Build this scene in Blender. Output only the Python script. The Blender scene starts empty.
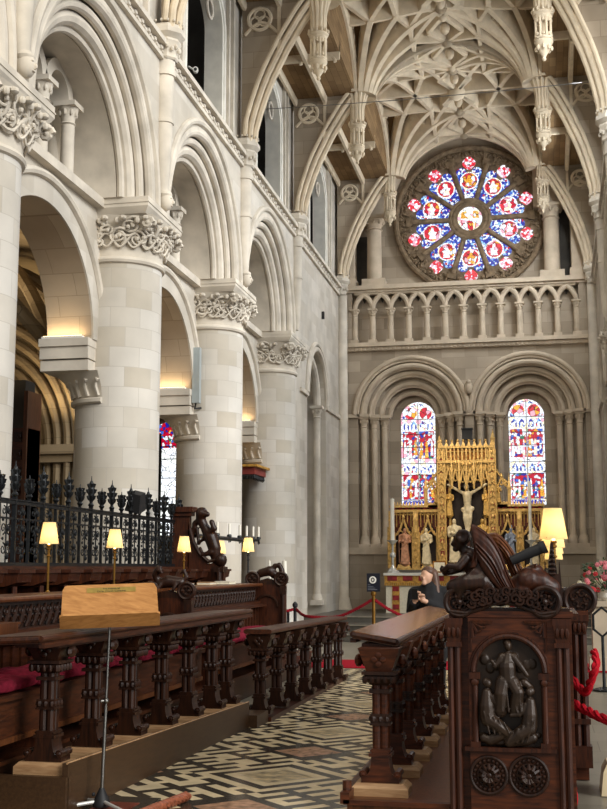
import bpy, bmesh, math, random
from mathutils import Vector, Matrix
random.seed(7)
PI = math.pi
scene = bpy.context.scene
COL = scene.collection

# ---------------------------------------------------------------- camera, sky, big lights, exposure
cam_data = bpy.data.cameras.new('camera')
cam_data.sensor_fit = 'VERTICAL'; cam_data.sensor_height = 24.0
cam_data.lens = 1150.0 / 809.0 * 24.0
cam_data.clip_end = 200
cam = bpy.data.objects.new('camera', cam_data); COL.objects.link(cam)
cam.location = (0, 0, 1.6)
cam.rotation_euler = (math.radians(90 + 8.0917), 0, math.radians(11.6504))
scene.camera = cam

world = bpy.data.worlds.new('daylight'); scene.world = world
world.use_nodes = True
bg = world.node_tree.nodes['Background']
bg.inputs[0].default_value = (0.93, 0.96, 1.0, 1); bg.inputs[1].default_value = 0.27

def area(name, loc, target, sx, sy, power, color):
    l = bpy.data.lights.new(name, 'AREA'); l.shape = 'RECTANGLE'; l.size = sx; l.size_y = sy
    l.energy = power; l.color = color
    o = bpy.data.objects.new(name, l); COL.objects.link(o)
    o.location = loc
    o.rotation_euler = (Vector(target) - Vector(loc)).to_track_quat('-Z', 'Y').to_euler()
    return o
def spot(name, loc, target, power, color, size=60, blend=.8, rad=.15):
    l = bpy.data.lights.new(name, 'SPOT'); l.energy = power; l.color = color
    l.spot_size = math.radians(size); l.spot_blend = blend; l.shadow_soft_size = rad
    o = bpy.data.objects.new(name, l); COL.objects.link(o); o.location = loc
    o.rotation_euler = (Vector(target) - Vector(loc)).to_track_quat('-Z', 'Y').to_euler()
    return o
sun = bpy.data.lights.new('sun', 'SUN'); sun.energy = 2.3; sun.angle = math.radians(30); sun.color = (1.0, .99, .96)
so = bpy.data.objects.new('sun', sun); COL.objects.link(so)
so.rotation_euler = Vector((-.80, .46, -.40)).to_track_quat('-Z', 'Y').to_euler()
COOL = (.90, .95, 1.0); WARM = (1.0, .72, .40); STONEWARM = (1.0, .86, .66)
area('added_south_fill', (1.35, 19.6, 11.4), (-6, 20.5, 8), 2.4, 2.6, 170, COOL)  # unseen fill lamp added in open space
area('added_south_fill', (1.45, 24.75, 11.4), (-6, 25.5, 8), 2.4, 2.6, 190, COOL)  # unseen cool lamp added before the south clerestory to light the north arcade
area('added_south_fill', (1.55, 30.3, 11.6), (-6, 30.5, 8), 2.4, 2.6, 360, COOL)  # stronger unseen lamp, added to brighten the sanctuary's north wall
area('west_vault_fill', (-2.5, 1.0, 15.0), (-2.5, 26, 11.5), 7, 5, 900, (1.0, .90, .73))  # unseen warm fill added behind the camera to brighten the vault

view = scene.view_settings
view.view_transform = 'Standard'; view.look = 'None'; view.gamma = 1.0; view.use_curve_mapping = False
view.exposure = 0.35
scene.cycles.max_bounces = 7; scene.cycles.diffuse_bounces = 4; scene.cycles.glossy_bounces = 3
scene.cycles.transmission_bounces = 4; scene.cycles.use_denoising = True
scene.cycles.sample_clamp_indirect = 4.0

# ---------------------------------------------------------------- materials
def lin(c):
    return tuple(((v / 255.0) / 12.92 if v <= 10 else ((v / 255.0 + .055) / 1.055) ** 2.4) for v in c) + (1.0,)
def new_mat(name):
    m = bpy.data.materials.new(name); m.use_nodes = True
    nt = m.node_tree; b = nt.nodes['Principled BSDF']
    return m, nt, b, nt.nodes.new, nt.links.new
def ramp(nt, stops, constant=False):
    r = nt.nodes.new('ShaderNodeValToRGB')
    if constant: r.color_ramp.interpolation = 'CONSTANT'
    el = r.color_ramp.elements
    el[0].position, el[0].color = stops[0]; el[1].position, el[1].color = stops[-1]
    for p, c in stops[1:-1]:
        e = el.new(p); e.color = c
    return r
def plain(name, col, rough=.5, metal=0.0, var=.12, scale=6.0, bump=0.0, stretch=(1, 1, 1), spec=.5, coat=0.0):
    m, nt, b, N, L = new_mat(name)
    tc = N('ShaderNodeTexCoord'); mp = N('ShaderNodeMapping'); mp.inputs['Scale'].default_value = stretch
    nz = N('ShaderNodeTexNoise'); nz.inputs['Scale'].default_value = scale; nz.inputs['Detail'].default_value = 5
    L(tc.outputs['Object'], mp.inputs[0]); L(mp.outputs[0], nz.inputs['Vector'])
    c = lin(col)
    d = tuple(v * (1 - var * 2) for v in c[:3]) + (1,); e = tuple(min(1, v * (1 + var)) for v in c[:3]) + (1,)
    r = ramp(nt, [(.3, d), (.7, e)])
    L(nz.outputs['Fac'], r.inputs[0]); L(r.outputs[0], b.inputs['Base Color'])
    b.inputs['Roughness'].default_value = rough; b.inputs['Metallic'].default_value = metal
    b.inputs['Specular IOR Level'].default_value = spec
    if coat: b.inputs['Coat Weight'].default_value = coat; b.inputs['Coat Roughness'].default_value = .15
    if bump:
        bp = N('ShaderNodeBump'); bp.inputs['Strength'].default_value = bump; bp.inputs['Distance'].default_value = .01
        L(nz.outputs['Fac'], bp.inputs['Height']); L(bp.outputs[0], b.inputs['Normal'])
    return m
def stone(name, c1, c2, mortar, mode='yz', bw=.62, bh=.30, r0=.66, rough=.85, big=.10):
    """ashlar: coursed blocks whose tone varies block by block"""
    m, nt, b, N, L = new_mat(name)
    tc = N('ShaderNodeTexCoord'); sp = N('ShaderNodeSeparateXYZ'); L(tc.outputs['Object'], sp.inputs[0])
    cb = N('ShaderNodeCombineXYZ')
    if mode == 'cyl':
        at = N('ShaderNodeMath'); at.operation = 'ARCTAN2'; L(sp.outputs['Y'], at.inputs[0]); L(sp.outputs['X'], at.inputs[1])
        ml = N('ShaderNodeMath'); ml.operation = 'MULTIPLY'; ml.inputs[1].default_value = r0
        L(at.outputs[0], ml.inputs[0]); L(ml.outputs[0], cb.inputs[0]); L(sp.outputs['Z'], cb.inputs[1])
    else:
        ax = {'x': 'X', 'y': 'Y', 'z': 'Z'}
        L(sp.outputs[ax[mode[0]]], cb.inputs[0]); L(sp.outputs[ax[mode[1]]], cb.inputs[1])
    br = N('ShaderNodeTexBrick'); br.inputs['Scale'].default_value = 1
    br.inputs['Brick Width'].default_value = bw; br.inputs['Row Height'].default_value = bh
    br.inputs['Mortar Size'].default_value = .005; br.inputs['Mortar Smooth'].default_value = .3
    br.inputs['Color1'].default_value = lin(c1); br.inputs['Color2'].default_value = lin(c2)
    br.inputs['Mortar'].default_value = lin(mortar)
    L(cb.outputs[0], br.inputs['Vector'])
    nz = N('ShaderNodeTexNoise'); nz.inputs['Scale'].default_value = 1.3; nz.inputs['Detail'].default_value = 7
    L(tc.outputs['Object'], nz.inputs['Vector'])
    r = ramp(nt, [(.3, (1 - big * 2,) * 3 + (1,)), (.7, (1, 1, 1, 1))])
    L(nz.outputs['Fac'], r.inputs[0])
    mx = N('ShaderNodeMix'); mx.data_type = 'RGBA'; mx.blend_type = 'MULTIPLY'; mx.inputs[0].default_value = 1
    L(br.outputs['Color'], mx.inputs[6]); L(r.outputs[0], mx.inputs[7]); L(mx.outputs[2], b.inputs['Base Color'])
    b.inputs['Roughness'].default_value = rough; b.inputs['Specular IOR Level'].default_value = .2
    bp = N('ShaderNodeBump'); bp.inputs['Strength'].default_value = .25; bp.inputs['Distance'].default_value = .01
    L(br.outputs['Fac'], bp.inputs['Height']); bp.invert = True
    L(bp.outputs[0], b.inputs['Normal'])
    return m
def glass(name, stops, scale, strength, lead=.06):
    """a window's coloured glass, lit from outside: small shards between dark leads"""
    m, nt, b, N, L = new_mat(name)
    tc = N('ShaderNodeTexCoord')
    vo = N('ShaderNodeTexVoronoi'); vo.inputs['Scale'].default_value = scale; L(tc.outputs['Object'], vo.inputs['Vector'])
    sp = N('ShaderNodeSeparateColor'); L(vo.outputs['Color'], sp.inputs[0])
    r = ramp(nt, stops, True); L(sp.outputs[0], r.inputs[0])
    ve = N('ShaderNodeTexVoronoi'); ve.feature = 'DISTANCE_TO_EDGE'; ve.inputs['Scale'].default_value = scale
    L(tc.outputs['Object'], ve.inputs['Vector'])
    lt = N('ShaderNodeMath'); lt.operation = 'GREATER_THAN'; lt.inputs[1].default_value = lead; L(ve.outputs['Distance'], lt.inputs[0])
    ml = N('ShaderNodeMath'); ml.operation = 'MULTIPLY'; ml.inputs[1].default_value = strength; L(lt.outputs[0], ml.inputs[0])
    b.inputs['Base Color'].default_value = (.02, .02, .02, 1); b.inputs['Roughness'].default_value = .3
    L(r.outputs[0], b.inputs['Emission Color']); L(ml.outputs[0], b.inputs['Emission Strength'])
    return m
def glow(name, col, strength):
    m, nt, b, N, L = new_mat(name)
    b.inputs['Base Color'].default_value = lin(col); b.inputs['Emission Color'].default_value = lin(col)
    b.inputs['Emission Strength'].default_value = strength
    return m
def wood(name, c1, c2, rough=.35, axis='z', scale=5.0):
    m, nt, b, N, L = new_mat(name)
    tc = N('ShaderNodeTexCoord'); mp = N('ShaderNodeMapping')
    st = {'x': (1.2, 9, 9), 'y': (9, 1.2, 9), 'z': (9, 9, 1.2)}[axis]
    mp.inputs['Scale'].default_value = st
    L(tc.outputs['Object'], mp.inputs[0])
    nz = N('ShaderNodeTexNoise'); nz.inputs['Scale'].default_value = scale; nz.inputs['Detail'].default_value = 8
    nz.inputs['Distortion'].default_value = .6
    L(mp.outputs[0], nz.inputs['Vector'])
    r = ramp(nt, [(.32, lin(c1)), (.72, lin(c2))]); L(nz.outputs['Fac'], r.inputs[0]); L(r.outputs[0], b.inputs['Base Color'])
    b.inputs['Roughness'].default_value = rough; b.inputs['Specular IOR Level'].default_value = .35
    bp = N('ShaderNodeBump'); bp.inputs['Strength'].default_value = .12; bp.inputs['Distance'].default_value = .004
    L(nz.outputs['Fac'], bp.inputs['Height']); L(bp.outputs[0], b.inputs['Normal'])
    return m

WHITE = (1, 1, 1, 1)
LIMEW = stone('limewashed_ashlar', (214, 207, 195), (198, 189, 174), (204, 197, 184), 'yz', big=.13)
LIMEC = stone('limewashed_drum', (214, 209, 200), (192, 183, 167), (190, 183, 172), 'cyl', .47, .31)
LIMEP = plain('limewashed_moulding', (210, 201, 186), .85, var=.12, scale=2.2, bump=.08, spec=.2)
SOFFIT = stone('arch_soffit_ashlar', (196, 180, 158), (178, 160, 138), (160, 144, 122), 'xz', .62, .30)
EASTW = stone('tawny_ashlar', (182, 167, 147), (154, 140, 121), (146, 132, 113), 'xz', .7, .34)
EASTP = plain('tawny_moulding', (194, 178, 156), .85, var=.10, scale=2.5, bump=.1, spec=.2)
EASTD = plain('brown_carved_stone', (128, 110, 88), .9, var=.22, scale=7, bump=.3, spec=.2)
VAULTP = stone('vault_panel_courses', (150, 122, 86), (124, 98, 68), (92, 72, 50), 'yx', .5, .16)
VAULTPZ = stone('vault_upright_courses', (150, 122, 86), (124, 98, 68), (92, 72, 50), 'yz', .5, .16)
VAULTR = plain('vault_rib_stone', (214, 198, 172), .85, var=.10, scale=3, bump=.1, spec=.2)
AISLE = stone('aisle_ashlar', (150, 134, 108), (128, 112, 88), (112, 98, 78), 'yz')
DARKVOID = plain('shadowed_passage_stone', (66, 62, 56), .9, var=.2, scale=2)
OAK_D = wood('dark_carved_oak', (40, 18, 9), (76, 37, 18), .42)
OAK_DX = wood('dark_oak_along_x', (48, 22, 11), (94, 47, 23), .42, 'x')
OAK_DY = wood('dark_oak_along_y', (42, 20, 10), (80, 41, 20), .42, 'y')
OAK_B = wood('black_carved_oak', (28, 14, 8), (56, 31, 18), .38)
OAK_M = wood('mid_brown_oak', (70, 38, 19), (108, 62, 32), .34)
OAK_TOP = wood('polished_desk_top', (110, 72, 44), (146, 102, 68), .2, 'y')
OAK_P = wood('plinth_board', (58, 39, 23), (72, 50, 30), .4, 'y')
OAK_W = wood('pale_wedge_wood', (150, 112, 76), (188, 150, 108), .5, 'x')
OAK_L = wood('light_oak', (160, 108, 56), (196, 140, 80), .4, 'x', 4)
CLOTH_R = plain('crimson_cushion', (126, 32, 50), .9, var=.18, scale=30, bump=.2, spec=.1)
ROPE_R = plain('red_rope', (190, 16, 34), .75, var=.2, scale=60, bump=.3, spec=.2)
CARPET = plain('red_carpet', (160, 20, 38), .95, var=.12, scale=40, spec=.1)
IRON = plain('black_wrought_iron', (38, 40, 42), .42, .6, var=.2, scale=20)
BLACK = plain('matt_black', (22, 22, 24), .6, var=.1)
BRASS = plain('aged_brass', (150, 110, 48), .35, .8, var=.15, scale=12)
STEEL = plain('chrome_tube', (120, 118, 114), .3, 1.0, var=.04)
GOLD = plain('gilded_carving', (204, 166, 98), .45, .35, var=.2, scale=14, bump=.2)
GOLD_D = plain('shadowed_gilding', (150, 98, 32), .5, .4, var=.25, scale=18, bump=.2)
GOLD_R = plain('red_and_gilt_ground', (112, 46, 30), .5, .2, var=.35, scale=26)
NICHE = plain('dark_niche_ground', (40, 30, 26), .8, var=.2)
MARBLE_W = plain('white_marble', (224, 220, 208), .35, var=.06, scale=5)
STATUE = plain('painted_stone_figure', (206, 190, 156), .6, var=.12, scale=12)
STATUE_G = plain('gilt_robed_figure', (200, 158, 80), .5, .2, var=.2, scale=14)
STATUE_B = plain('blue_robed_figure', (120, 130, 150), .6, var=.2, scale=12)
STATUE_R = plain('red_robed_figure', (184, 132, 100), .6, var=.2, scale=12)
SKIN = plain('skin', (214, 168, 140), .55, var=.05)
HAIR = plain('dark_brown_hair', (92, 62, 44), .5, var=.2, scale=40, stretch=(1, 1, .2))
COAT = plain('black_coat', (20, 19, 22), .85, var=.15, scale=30)
WAX = plain('white_wax', (240, 236, 222), .5, var=.03)
WAXI = plain('ivory_wax', (236, 228, 206), .5, var=.03)
BRONZE = plain('bronze_relief', (54, 38, 25), .45, .15, var=.2, scale=14, bump=.1)
FRONTAL = plain('cream_altar_frontal', (222, 214, 192), .8, var=.06, scale=20)
GREEN = plain('leaf_green', (52, 74, 34), .6, var=.3, scale=20)
PINK = plain('pink_petals', (216, 120, 128), .6, var=.15)
REDF = plain('red_petals', (190, 40, 48), .6, var=.15)
CREAMF = plain('cream_petals', (232, 222, 190), .6, var=.1)
SLAB = stone('grey_floor_slabs', (150, 142, 126), (132, 124, 108), (104, 98, 86), 'xy', .9, .6, rough=.3)
STEPS = plain('dark_step_stone', (84, 80, 72), .4, var=.15, scale=4)
TILE_C = plain('cream_marble_tile', (236, 214, 172), .22, var=.1, scale=6)
TILE_K = plain('black_marble_tile', (58, 54, 46), .2, var=.2, scale=7)
TILE_P = plain('rose_marble_tile', (176, 134, 104), .25, var=.25, scale=16)
TILE_M = plain('mosaic_tile', (196, 174, 132), .3, var=.42, scale=11)
SIGN_N = plain('navy_sign_board', (16, 20, 34), .4, var=.05)
WHITEP = plain('white_paint', (228, 226, 218), .5, var=.03)
PLAQUE = plain('brass_plaque', (176, 148, 76), .35, .6, var=.12, scale=20)
GREYP = plain('pale_grey_casing', (158, 166, 166), .5, var=.04)
SHADE_RED = plain('maroon_paint', (120, 40, 34), .6, var=.1)

B_ = lin((20, 40, 170)); B2 = lin((60, 110, 210)); W_ = lin((240, 246, 255)); R_ = lin((200, 10, 50)); R2 = lin((225, 40, 60))
G_ = lin((240, 170, 50)); P_ = lin((235, 170, 190)); SKY = lin((150, 200, 245)); GR = lin((40, 120, 90))
GL_BLUE = glass('blue_mosaic_glass', [(0, B_), (.24, B2), (.36, W_), (.58, B_), (.72, SKY), (.84, W_), (.94, R_)], 17, 1.0, .03)
GL_RED = glass('ruby_medallion_glass', [(0, R_), (.4, R2), (.6, P_), (.72, G_), (.85, W_)], 8, 1.0, .04)
GL_PINK = glass('pink_roundel_glass', [(0, R2), (.3, W_), (.5, P_), (.75, R_), (.88, W_)], 15, 1.1, .03)
GL_WHITE = glass('white_glass', [(0, W_), (.6, W_), (.75, P_), (.85, lin((255, 240, 200)))], 9, 1.15, .03)
GL_GOLD = glass('amber_glass', [(0, G_), (.5, lin((250, 200, 90))), (.8, W_)], 12, 1.0, .04)
GL_SCENE = glass('pictorial_glass', [(0, R_), (.34, W_), (.48, R_), (.62, B_), (.72, W_), (.84, B2), (.91, G_), (.96, GR)], 12, .9, .03)
GL_CLEAR = glass('clear_leaded_glass', [(0, W_), (.5, lin((235, 240, 236))), (.8, W_)], 5, 1.25, .03)

# ---------------------------------------------------------------- object helpers
ORG = {}
def tag(o, label=None, cat=None, group=None, kind=None):
    if label: o['label'] = label
    if cat: o['category'] = cat
    if group: o['group'] = group
    if kind: o['kind'] = kind
    return o
def thing(name, label, cat, loc=(0, 0, 0), group=None):
    o = bpy.data.objects.new(name, None); o.empty_display_size = .1
    COL.objects.link(o); o.location = loc; ORG[o.name] = Vector(loc)
    return tag(o, label, cat, group)
def dup(root, loc, label=None, rotz=None):
    r = root.copy(); COL.objects.link(r); r.location = loc
    if rotz is not None: r.rotation_euler = (0, 0, rotz)
    if label: r['label'] = label
    for ch in list(root.children):
        c = ch.copy(); COL.objects.link(c); c.parent = r
        for g in list(ch.children):
            d = g.copy(); COL.objects.link(d); d.parent = c
    return r

class MB:
    def __init__(s, M=None): s.v = []; s.f = []; s.mi = []; s.M = M; s.cur = 0
    def add(s, vs, fs, M=None):
        n = len(s.v)
        for p in vs:
            p = Vector(p)
            if M is not None: p = M @ p
            if s.M is not None: p = s.M @ p
            s.v.append(p)
        for f in fs: s.f.append(tuple(i + n for i in f)); s.mi.append(s.cur)
        return s
    def box(s, x0, x1, y0, y1, z0, z1, M=None):
        return s.add([(x0, y0, z0), (x1, y0, z0), (x1, y1, z0), (x0, y1, z0), (x0, y0, z1), (x1, y0, z1), (x1, y1, z1), (x0, y1, z1)],
              [(0, 3, 2, 1), (4, 5, 6, 7), (0, 1, 5, 4), (1, 2, 6, 5), (2, 3, 7, 6), (3, 0, 4, 7)], M)
    def cbox(s, c, sx, sy, sz, M=None):
        return s.box(c[0] - sx / 2, c[0] + sx / 2, c[1] - sy / 2, c[1] + sy / 2, c[2] - sz / 2, c[2] + sz / 2, M)
    def frustum(s, x0, x1, y0, y1, z0, z1, dx, dy, M=None):
        """box whose top is inset by dx, dy (negative: flares)"""
        return s.add([(x0, y0, z0), (x1, y0, z0), (x1, y1, z0), (x0, y1, z0), (x0 + dx, y0 + dy, z1), (x1 - dx, y0 + dy, z1), (x1 - dx, y1 - dy, z1), (x0 + dx, y1 - dy, z1)],
              [(0, 3, 2, 1), (4, 5, 6, 7), (0, 1, 5, 4), (1, 2, 6, 5), (2, 3, 7, 6), (3, 0, 4, 7)], M)
    def tube(s, pts, r, n=8, closed=False, M=None, cap=True):
        pts = [Vector(p) for p in pts]; m = len(pts)
        rs = r if isinstance(r, (list, tuple)) else [r] * m
        vs = []; ref = None
        for i, p in enumerate(pts):
            if closed: t = pts[(i + 1) % m] - pts[i - 1]
            else: t = pts[min(i + 1, m - 1)] - pts[max(i - 1, 0)]
            if t.length < 1e-9: t = Vector((0, 0, 1))
            t.normalize()
            if ref is None:
                ref = Vector((0, 0, 1)) if abs(t.z) < .9 else Vector((1, 0, 0))
            a = ref - t * ref.dot(t)
            if a.length < 1e-6: a = t.orthogonal()
            a.normalize(); ref = a; b = t.cross(a)
            for k in range(n):
                an = 2 * PI * k / n
                vs.append(p + (a * math.cos(an) + b * math.sin(an)) * rs[i])
        fs = []
        for i in range(m if closed else m - 1):
            j = (i + 1) % m
            for k in range(n):
                k2 = (k + 1) % n
                fs.append((i * n + k, i * n + k2, j * n + k2, j * n + k))
        if cap and not closed:
            fs.append(tuple(range(n - 1, -1, -1))); fs.append(tuple((m - 1) * n + k for k in range(n)))
        return s.add(vs, fs, M)
    def lathe(s, prof, c=(0, 0, 0), n=20, M=None, cap=True, rot=0.0):
        vs = []
        for r, z in prof:
            for k in range(n):
                a = 2 * PI * k / n + rot
                vs.append((c[0] + r * math.cos(a), c[1] + r * math.sin(a), c[2] + z))
        fs = []
        for i in range(len(prof) - 1):
            for k in range(n):
                k2 = (k + 1) % n
                fs.append((i * n + k, i * n + k2, (i + 1) * n + k2, (i + 1) * n + k))
        if cap:
            fs.append(tuple(range(n - 1, -1, -1))); fs.append(tuple((len(prof) - 1) * n + k for k in range(n)))
        return s.add(vs, fs, M)
    def sphere(s, c, r, n=10, m=6, M=None):
        rx, ry, rz = r if isinstance(r, (list, tuple)) else (r, r, r)
        vs = [(c[0], c[1], c[2] - rz)]
        for i in range(1, m):
            ph = -PI / 2 + PI * i / m
            for k in range(n):
                a = 2 * PI * k / n
                vs.append((c[0] + rx * math.cos(ph) * math.cos(a), c[1] + ry * math.cos(ph) * math.sin(a), c[2] + rz * math.sin(ph)))
        vs.append((c[0], c[1], c[2] + rz)); fs = []
        for k in range(n): fs.append((0, 1 + (k + 1) % n, 1 + k))
        for i in range(m - 2):
            for k in range(n):
                a = 1 + i * n; k2 = (k + 1) % n
                fs.append((a + k, a + k2, a + n + k2, a + n + k))
        l = len(vs) - 1; a = 1 + (m - 2) * n
        for k in range(n): fs.append((a + k, a + (k + 1) % n, l))
        return s.add(vs, fs, M)
    def prism(s, poly, d0, d1, plane='xz', M=None):
        """polygon given in plane, thickness d0..d1 along the third axis"""
        n = len(poly)
        def P(a, b, d):
            return {'xz': (a, d, b), 'yz': (d, a, b), 'xy': (a, b, d)}[plane]
        vs = [P(a, b, d0) for a, b in poly] + [P(a, b, d1) for a, b in poly]
        fs = [tuple(range(n)), tuple(range(2 * n - 1, n - 1, -1))] + [(i, i + n, (i + 1) % n + n, (i + 1) % n) for i in range(n)]
        return s.add(vs, fs, M)
    def grid(s, P, nu, nv, M=None):
        vs = [P(i / nu, j / nv) for i in range(nu + 1) for j in range(nv + 1)]
        fs = [(i * (nv + 1) + j, (i + 1) * (nv + 1) + j, (i + 1) * (nv + 1) + j + 1, i * (nv + 1) + j + 1) for i in range(nu) for j in range(nv)]
        return s.add(vs, fs, M)
    def build(s, name, mat, parent=None, smooth=35, label=None, kind=None):
        off = ORG[parent.name] if parent is not None else Vector((0, 0, 0))
        me = bpy.data.meshes.new(name)
        me.from_pydata([p - off for p in s.v], [], s.f)
        mats = mat if isinstance(mat, (list, tuple)) else [mat]
        for m in mats: me.materials.append(m)
        if len(mats) > 1: me.polygons.foreach_set('material_index', s.mi)
        bm = bmesh.new(); bm.from_mesh(me)
        bmesh.ops.recalc_face_normals(bm, faces=bm.faces); bm.to_mesh(me); bm.free()
        if smooth:
            me.shade_smooth(); me.set_sharp_from_angle(angle=math.radians(smooth))
        o = bpy.data.objects.new(name, me); COL.objects.link(o)
        ORG[o.name] = off
        if parent is not None: o.parent = parent
        if label: o['label'] = label
        if kind: o['kind'] = kind
        return o

def structure(o): o['kind'] = 'structure'; return o
def remesh(o, size, smooth=4):
    m = o.modifiers.new('remesh', 'REMESH'); m.mode = 'VOXEL'; m.voxel_size = size; m.use_smooth_shade = True
    if smooth:
        k = o.modifiers.new('smooth', 'SMOOTH'); k.iterations = smooth; k.factor = .5
    return o
def limb(mb, pts, rs, n=10, M=None):
    """capsule chain: tube with round ends, tapering"""
    mb.tube(pts, rs, n, M=M)
    for p, r in zip(pts, rs): mb.sphere(p, r, n, 6, M=M)
def arc(c, r, a0, a1, n, plane='xz', d=0.0, ry=None):
    ry = r if ry is None else ry
    out = []
    for i in range(n + 1):
        a = a0 + (a1 - a0) * i / n
        u, v = c[0] + r * math.cos(a), c[1] + ry * math.sin(a)
        out.append({'xz': (u, d, v), 'yz': (d, u, v), 'xy': (u, v, d)}[plane])
    return out
# ================================================================ THE SETTING
PIER = [11.85, 17.0, 22.15, 27.3]
BAY = 5.15
XW = -5.85                                   # face of the north arcade
def rx(y): return 1.59 + .0125 * (y - 22.1)  # face of the south arcade
LEFT = Matrix(((0, 0, -1, XW), (1, 0, 0, 0), (0, 1, 0, 0), (0, 0, 0, 1)))
RIGHT = Matrix(((.0125, 0, 1, rx(0)), (1, 0, 0, 0), (0, 1, 0, 0), (0, 0, 0, 1)))
YE = 34.0
EAST = Matrix(((1, 0, 0, 0), (0, 0, 1, YE), (0, 1, 0, 0), (0, 0, 0, 1)))
CX = -1.97                                   # axis of the choir

def strip_wall(mb, us, bot, top, w0, w1):
    """wall slab whose lower edge follows bot(u): front, back, underside, top"""
    n = len(us); vs = []
    for u in us:
        b = bot(u); t = top(u) if callable(top) else top
        vs += [(u, b, w0), (u, t, w0), (u, t, w1), (u, b, w1)]
    fs = []
    for i in range(n - 1):
        a, c = i * 4, i * 4 + 4
        fs += [(a, c, c + 1, a + 1), (a + 1, c + 1, c + 2, a + 2), (a + 2, c + 2, c + 3, a + 3), (a + 3, c + 3, c, a)]
    fs += [(0, 1, 2, 3), tuple(4 * (n - 1) + k for k in (3, 2, 1, 0))]
    mb.add(vs, fs)
def u_path(cu, vs, r, vb, w, n=28, rv=None):
    rv = rv or r
    p = [(cu + r, vb, w)] if vb < vs - .01 else []
    p += [(cu + r * math.cos(PI * i / n), vs + rv * math.sin(PI * i / n), w) for i in range(n + 1)]
    if vb < vs - .01: p.append((cu - r, vb, w))
    return p
def u_band(mb, cu, vs, ri, ro, vb, w0, w1, n=28, rvi=None, rvo=None):
    a = u_path(cu, vs, ri, vb, w0, n, rvi); b = u_path(cu, vs, ro, vb, w0, n, rvo); m = len(a); v = []
    for p, q in zip(a, b): v += [p, q, (q[0], q[1], w1), (p[0], p[1], w1)]
    f = []
    for i in range(m - 1):
        s, t = i * 4, i * 4 + 4
        f += [(s, t, t + 1, s + 1), (s + 1, t + 1, t + 2, s + 2), (s + 2, t + 2, t + 3, s + 3), (s + 3, t + 3, t, s)]
    f += [(0, 1, 2, 3), tuple(4 * (m - 1) + k for k in (3, 2, 1, 0))]
    mb.add(v, f)
def small_capital(mb, u, w, v0, v1, r, ab):
    """bell and square abacus on a wall shaft, in wall coordinates"""
    n = 12; h = v1 - v0; prof = [(r, 0), (r * 1.25, .06 * h), (r * 1.0, .14 * h), (r * 1.1, .45 * h), (ab * .95, .78 * h)]
    vs = []; fs = []
    for rr, z in prof:
        for k in range(n): vs.append((u + rr * math.cos(2 * PI * k / n), v0 + z, w + rr * math.sin(2 * PI * k / n)))
    for i in range(len(prof) - 1):
        for k in range(n): fs.append((i * n + k, i * n + (k + 1) % n, (i + 1) * n + (k + 1) % n, (i + 1) * n + k))
    mb.add(vs, fs)
    mb.box(u - ab, u + ab, v0 + .78 * h, v1, w - ab, w + ab)
    for k in range(8):
        a = 2 * PI * k / 8
        mb.sphere((u + r * 1.25 * math.cos(a), v0 + .58 * h, w + r * 1.25 * math.sin(a)), (r * .28, h * .2, r * .28), 6, 4)
def small_base(mb, u, w, v0, v1, r):
    h = v1 - v0
    mb.box(u - r * 1.6, u + r * 1.6, v0, v0 + .45 * h, w - r * 1.6, w + r * 1.6)
    p = [(u, v0 + .45 * h, w), (u, v0 + .7 * h, w), (u, v1, w)]
    mb.tube(p, [r * 1.5, r * 1.45, r * 1.02], 12)
def frange(a, b, n): return [a + (b - a) * i / n for i in range(n + 1)]

# ---------------------------------------------------------------- floor
def build_floor():
    mb = MB(); mb.cur = 0
    mb.add([(-13, -2, -.006), (6, -2, -.006), (6, 36, -.006), (-13, 36, -.006)], [(0, 1, 2, 3)])
    s = .0866; q = s / math.sqrt(2); X0, Y0 = -2.07, 9.02
    for i in range(-90, 130):
        for j in range(-130, 90):
            x = X0 + (i + j) * q; y = Y0 + (i - j) * q
            if not (-3.4 < x < -.55 and 7.0 < y < 18.6): continue
            a = ((i + 10) % 20) - 10; b = ((j + 10) % 20) - 10
            r = max(abs(a), abs(b)); a2, b2 = 10 - abs(a), 10 - abs(b); rs = max(a2, b2)
            if r <= 2: c = 4
            elif r == 3: c = 1
            elif r == 4: c = 2
            elif rs <= 2: c = 3
            elif rs == 3: c = 2
            else:
                w = (b if abs(a) > abs(b) else a) + (3 if abs(a) > abs(b) else 0); h = w % 6
                c = 1 if r % 2 else 2
                if h == 0 and r in (6, 10): c = 1
                if h == 3 and r in (7, 9): c = 2
                if h in (1, 2) and r == 8 and w % 12 < 6: c = 1
            if y > 16.9: c = 2 if (i // 2 + j // 2) % 2 else 1
            mb.cur = c
            mb.add([(x - q, y, 0), (x, y - q, 0), (x + q, y, 0), (x, y + q, 0)], [(0, 1, 2, 3)])
    structure(mb.build('floor', [SLAB, TILE_C, TILE_K, TILE_P, TILE_M], smooth=0))
build_floor()
m = MB()
for k, y in enumerate((25.4, 26.9, 28.4)): m.box(-5.9, 2.0, y, YE + .1, .0 if k == 0 else .133 * k - .01, .133 * (k + 1))
structure(m.build('floor_sanctuary', STEPS, smooth=0))
m = MB()
for k, y in enumerate((25.4, 26.9, 28.4)): m.box(-5.9, 2.0, y - .03, y + .26, .133 * (k + 1) + .001, .133 * (k + 1) + .012)
structure(m.build('trim_1', SLAB, smooth=0))
m = MB(); m.box(-5.4, 1.0, 18.75, 20.3, .0, .012)
tag(m.build('carpet_runner', CARPET), 'red carpet strip laid across the floor before the sanctuary steps', 'carpet')

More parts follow.
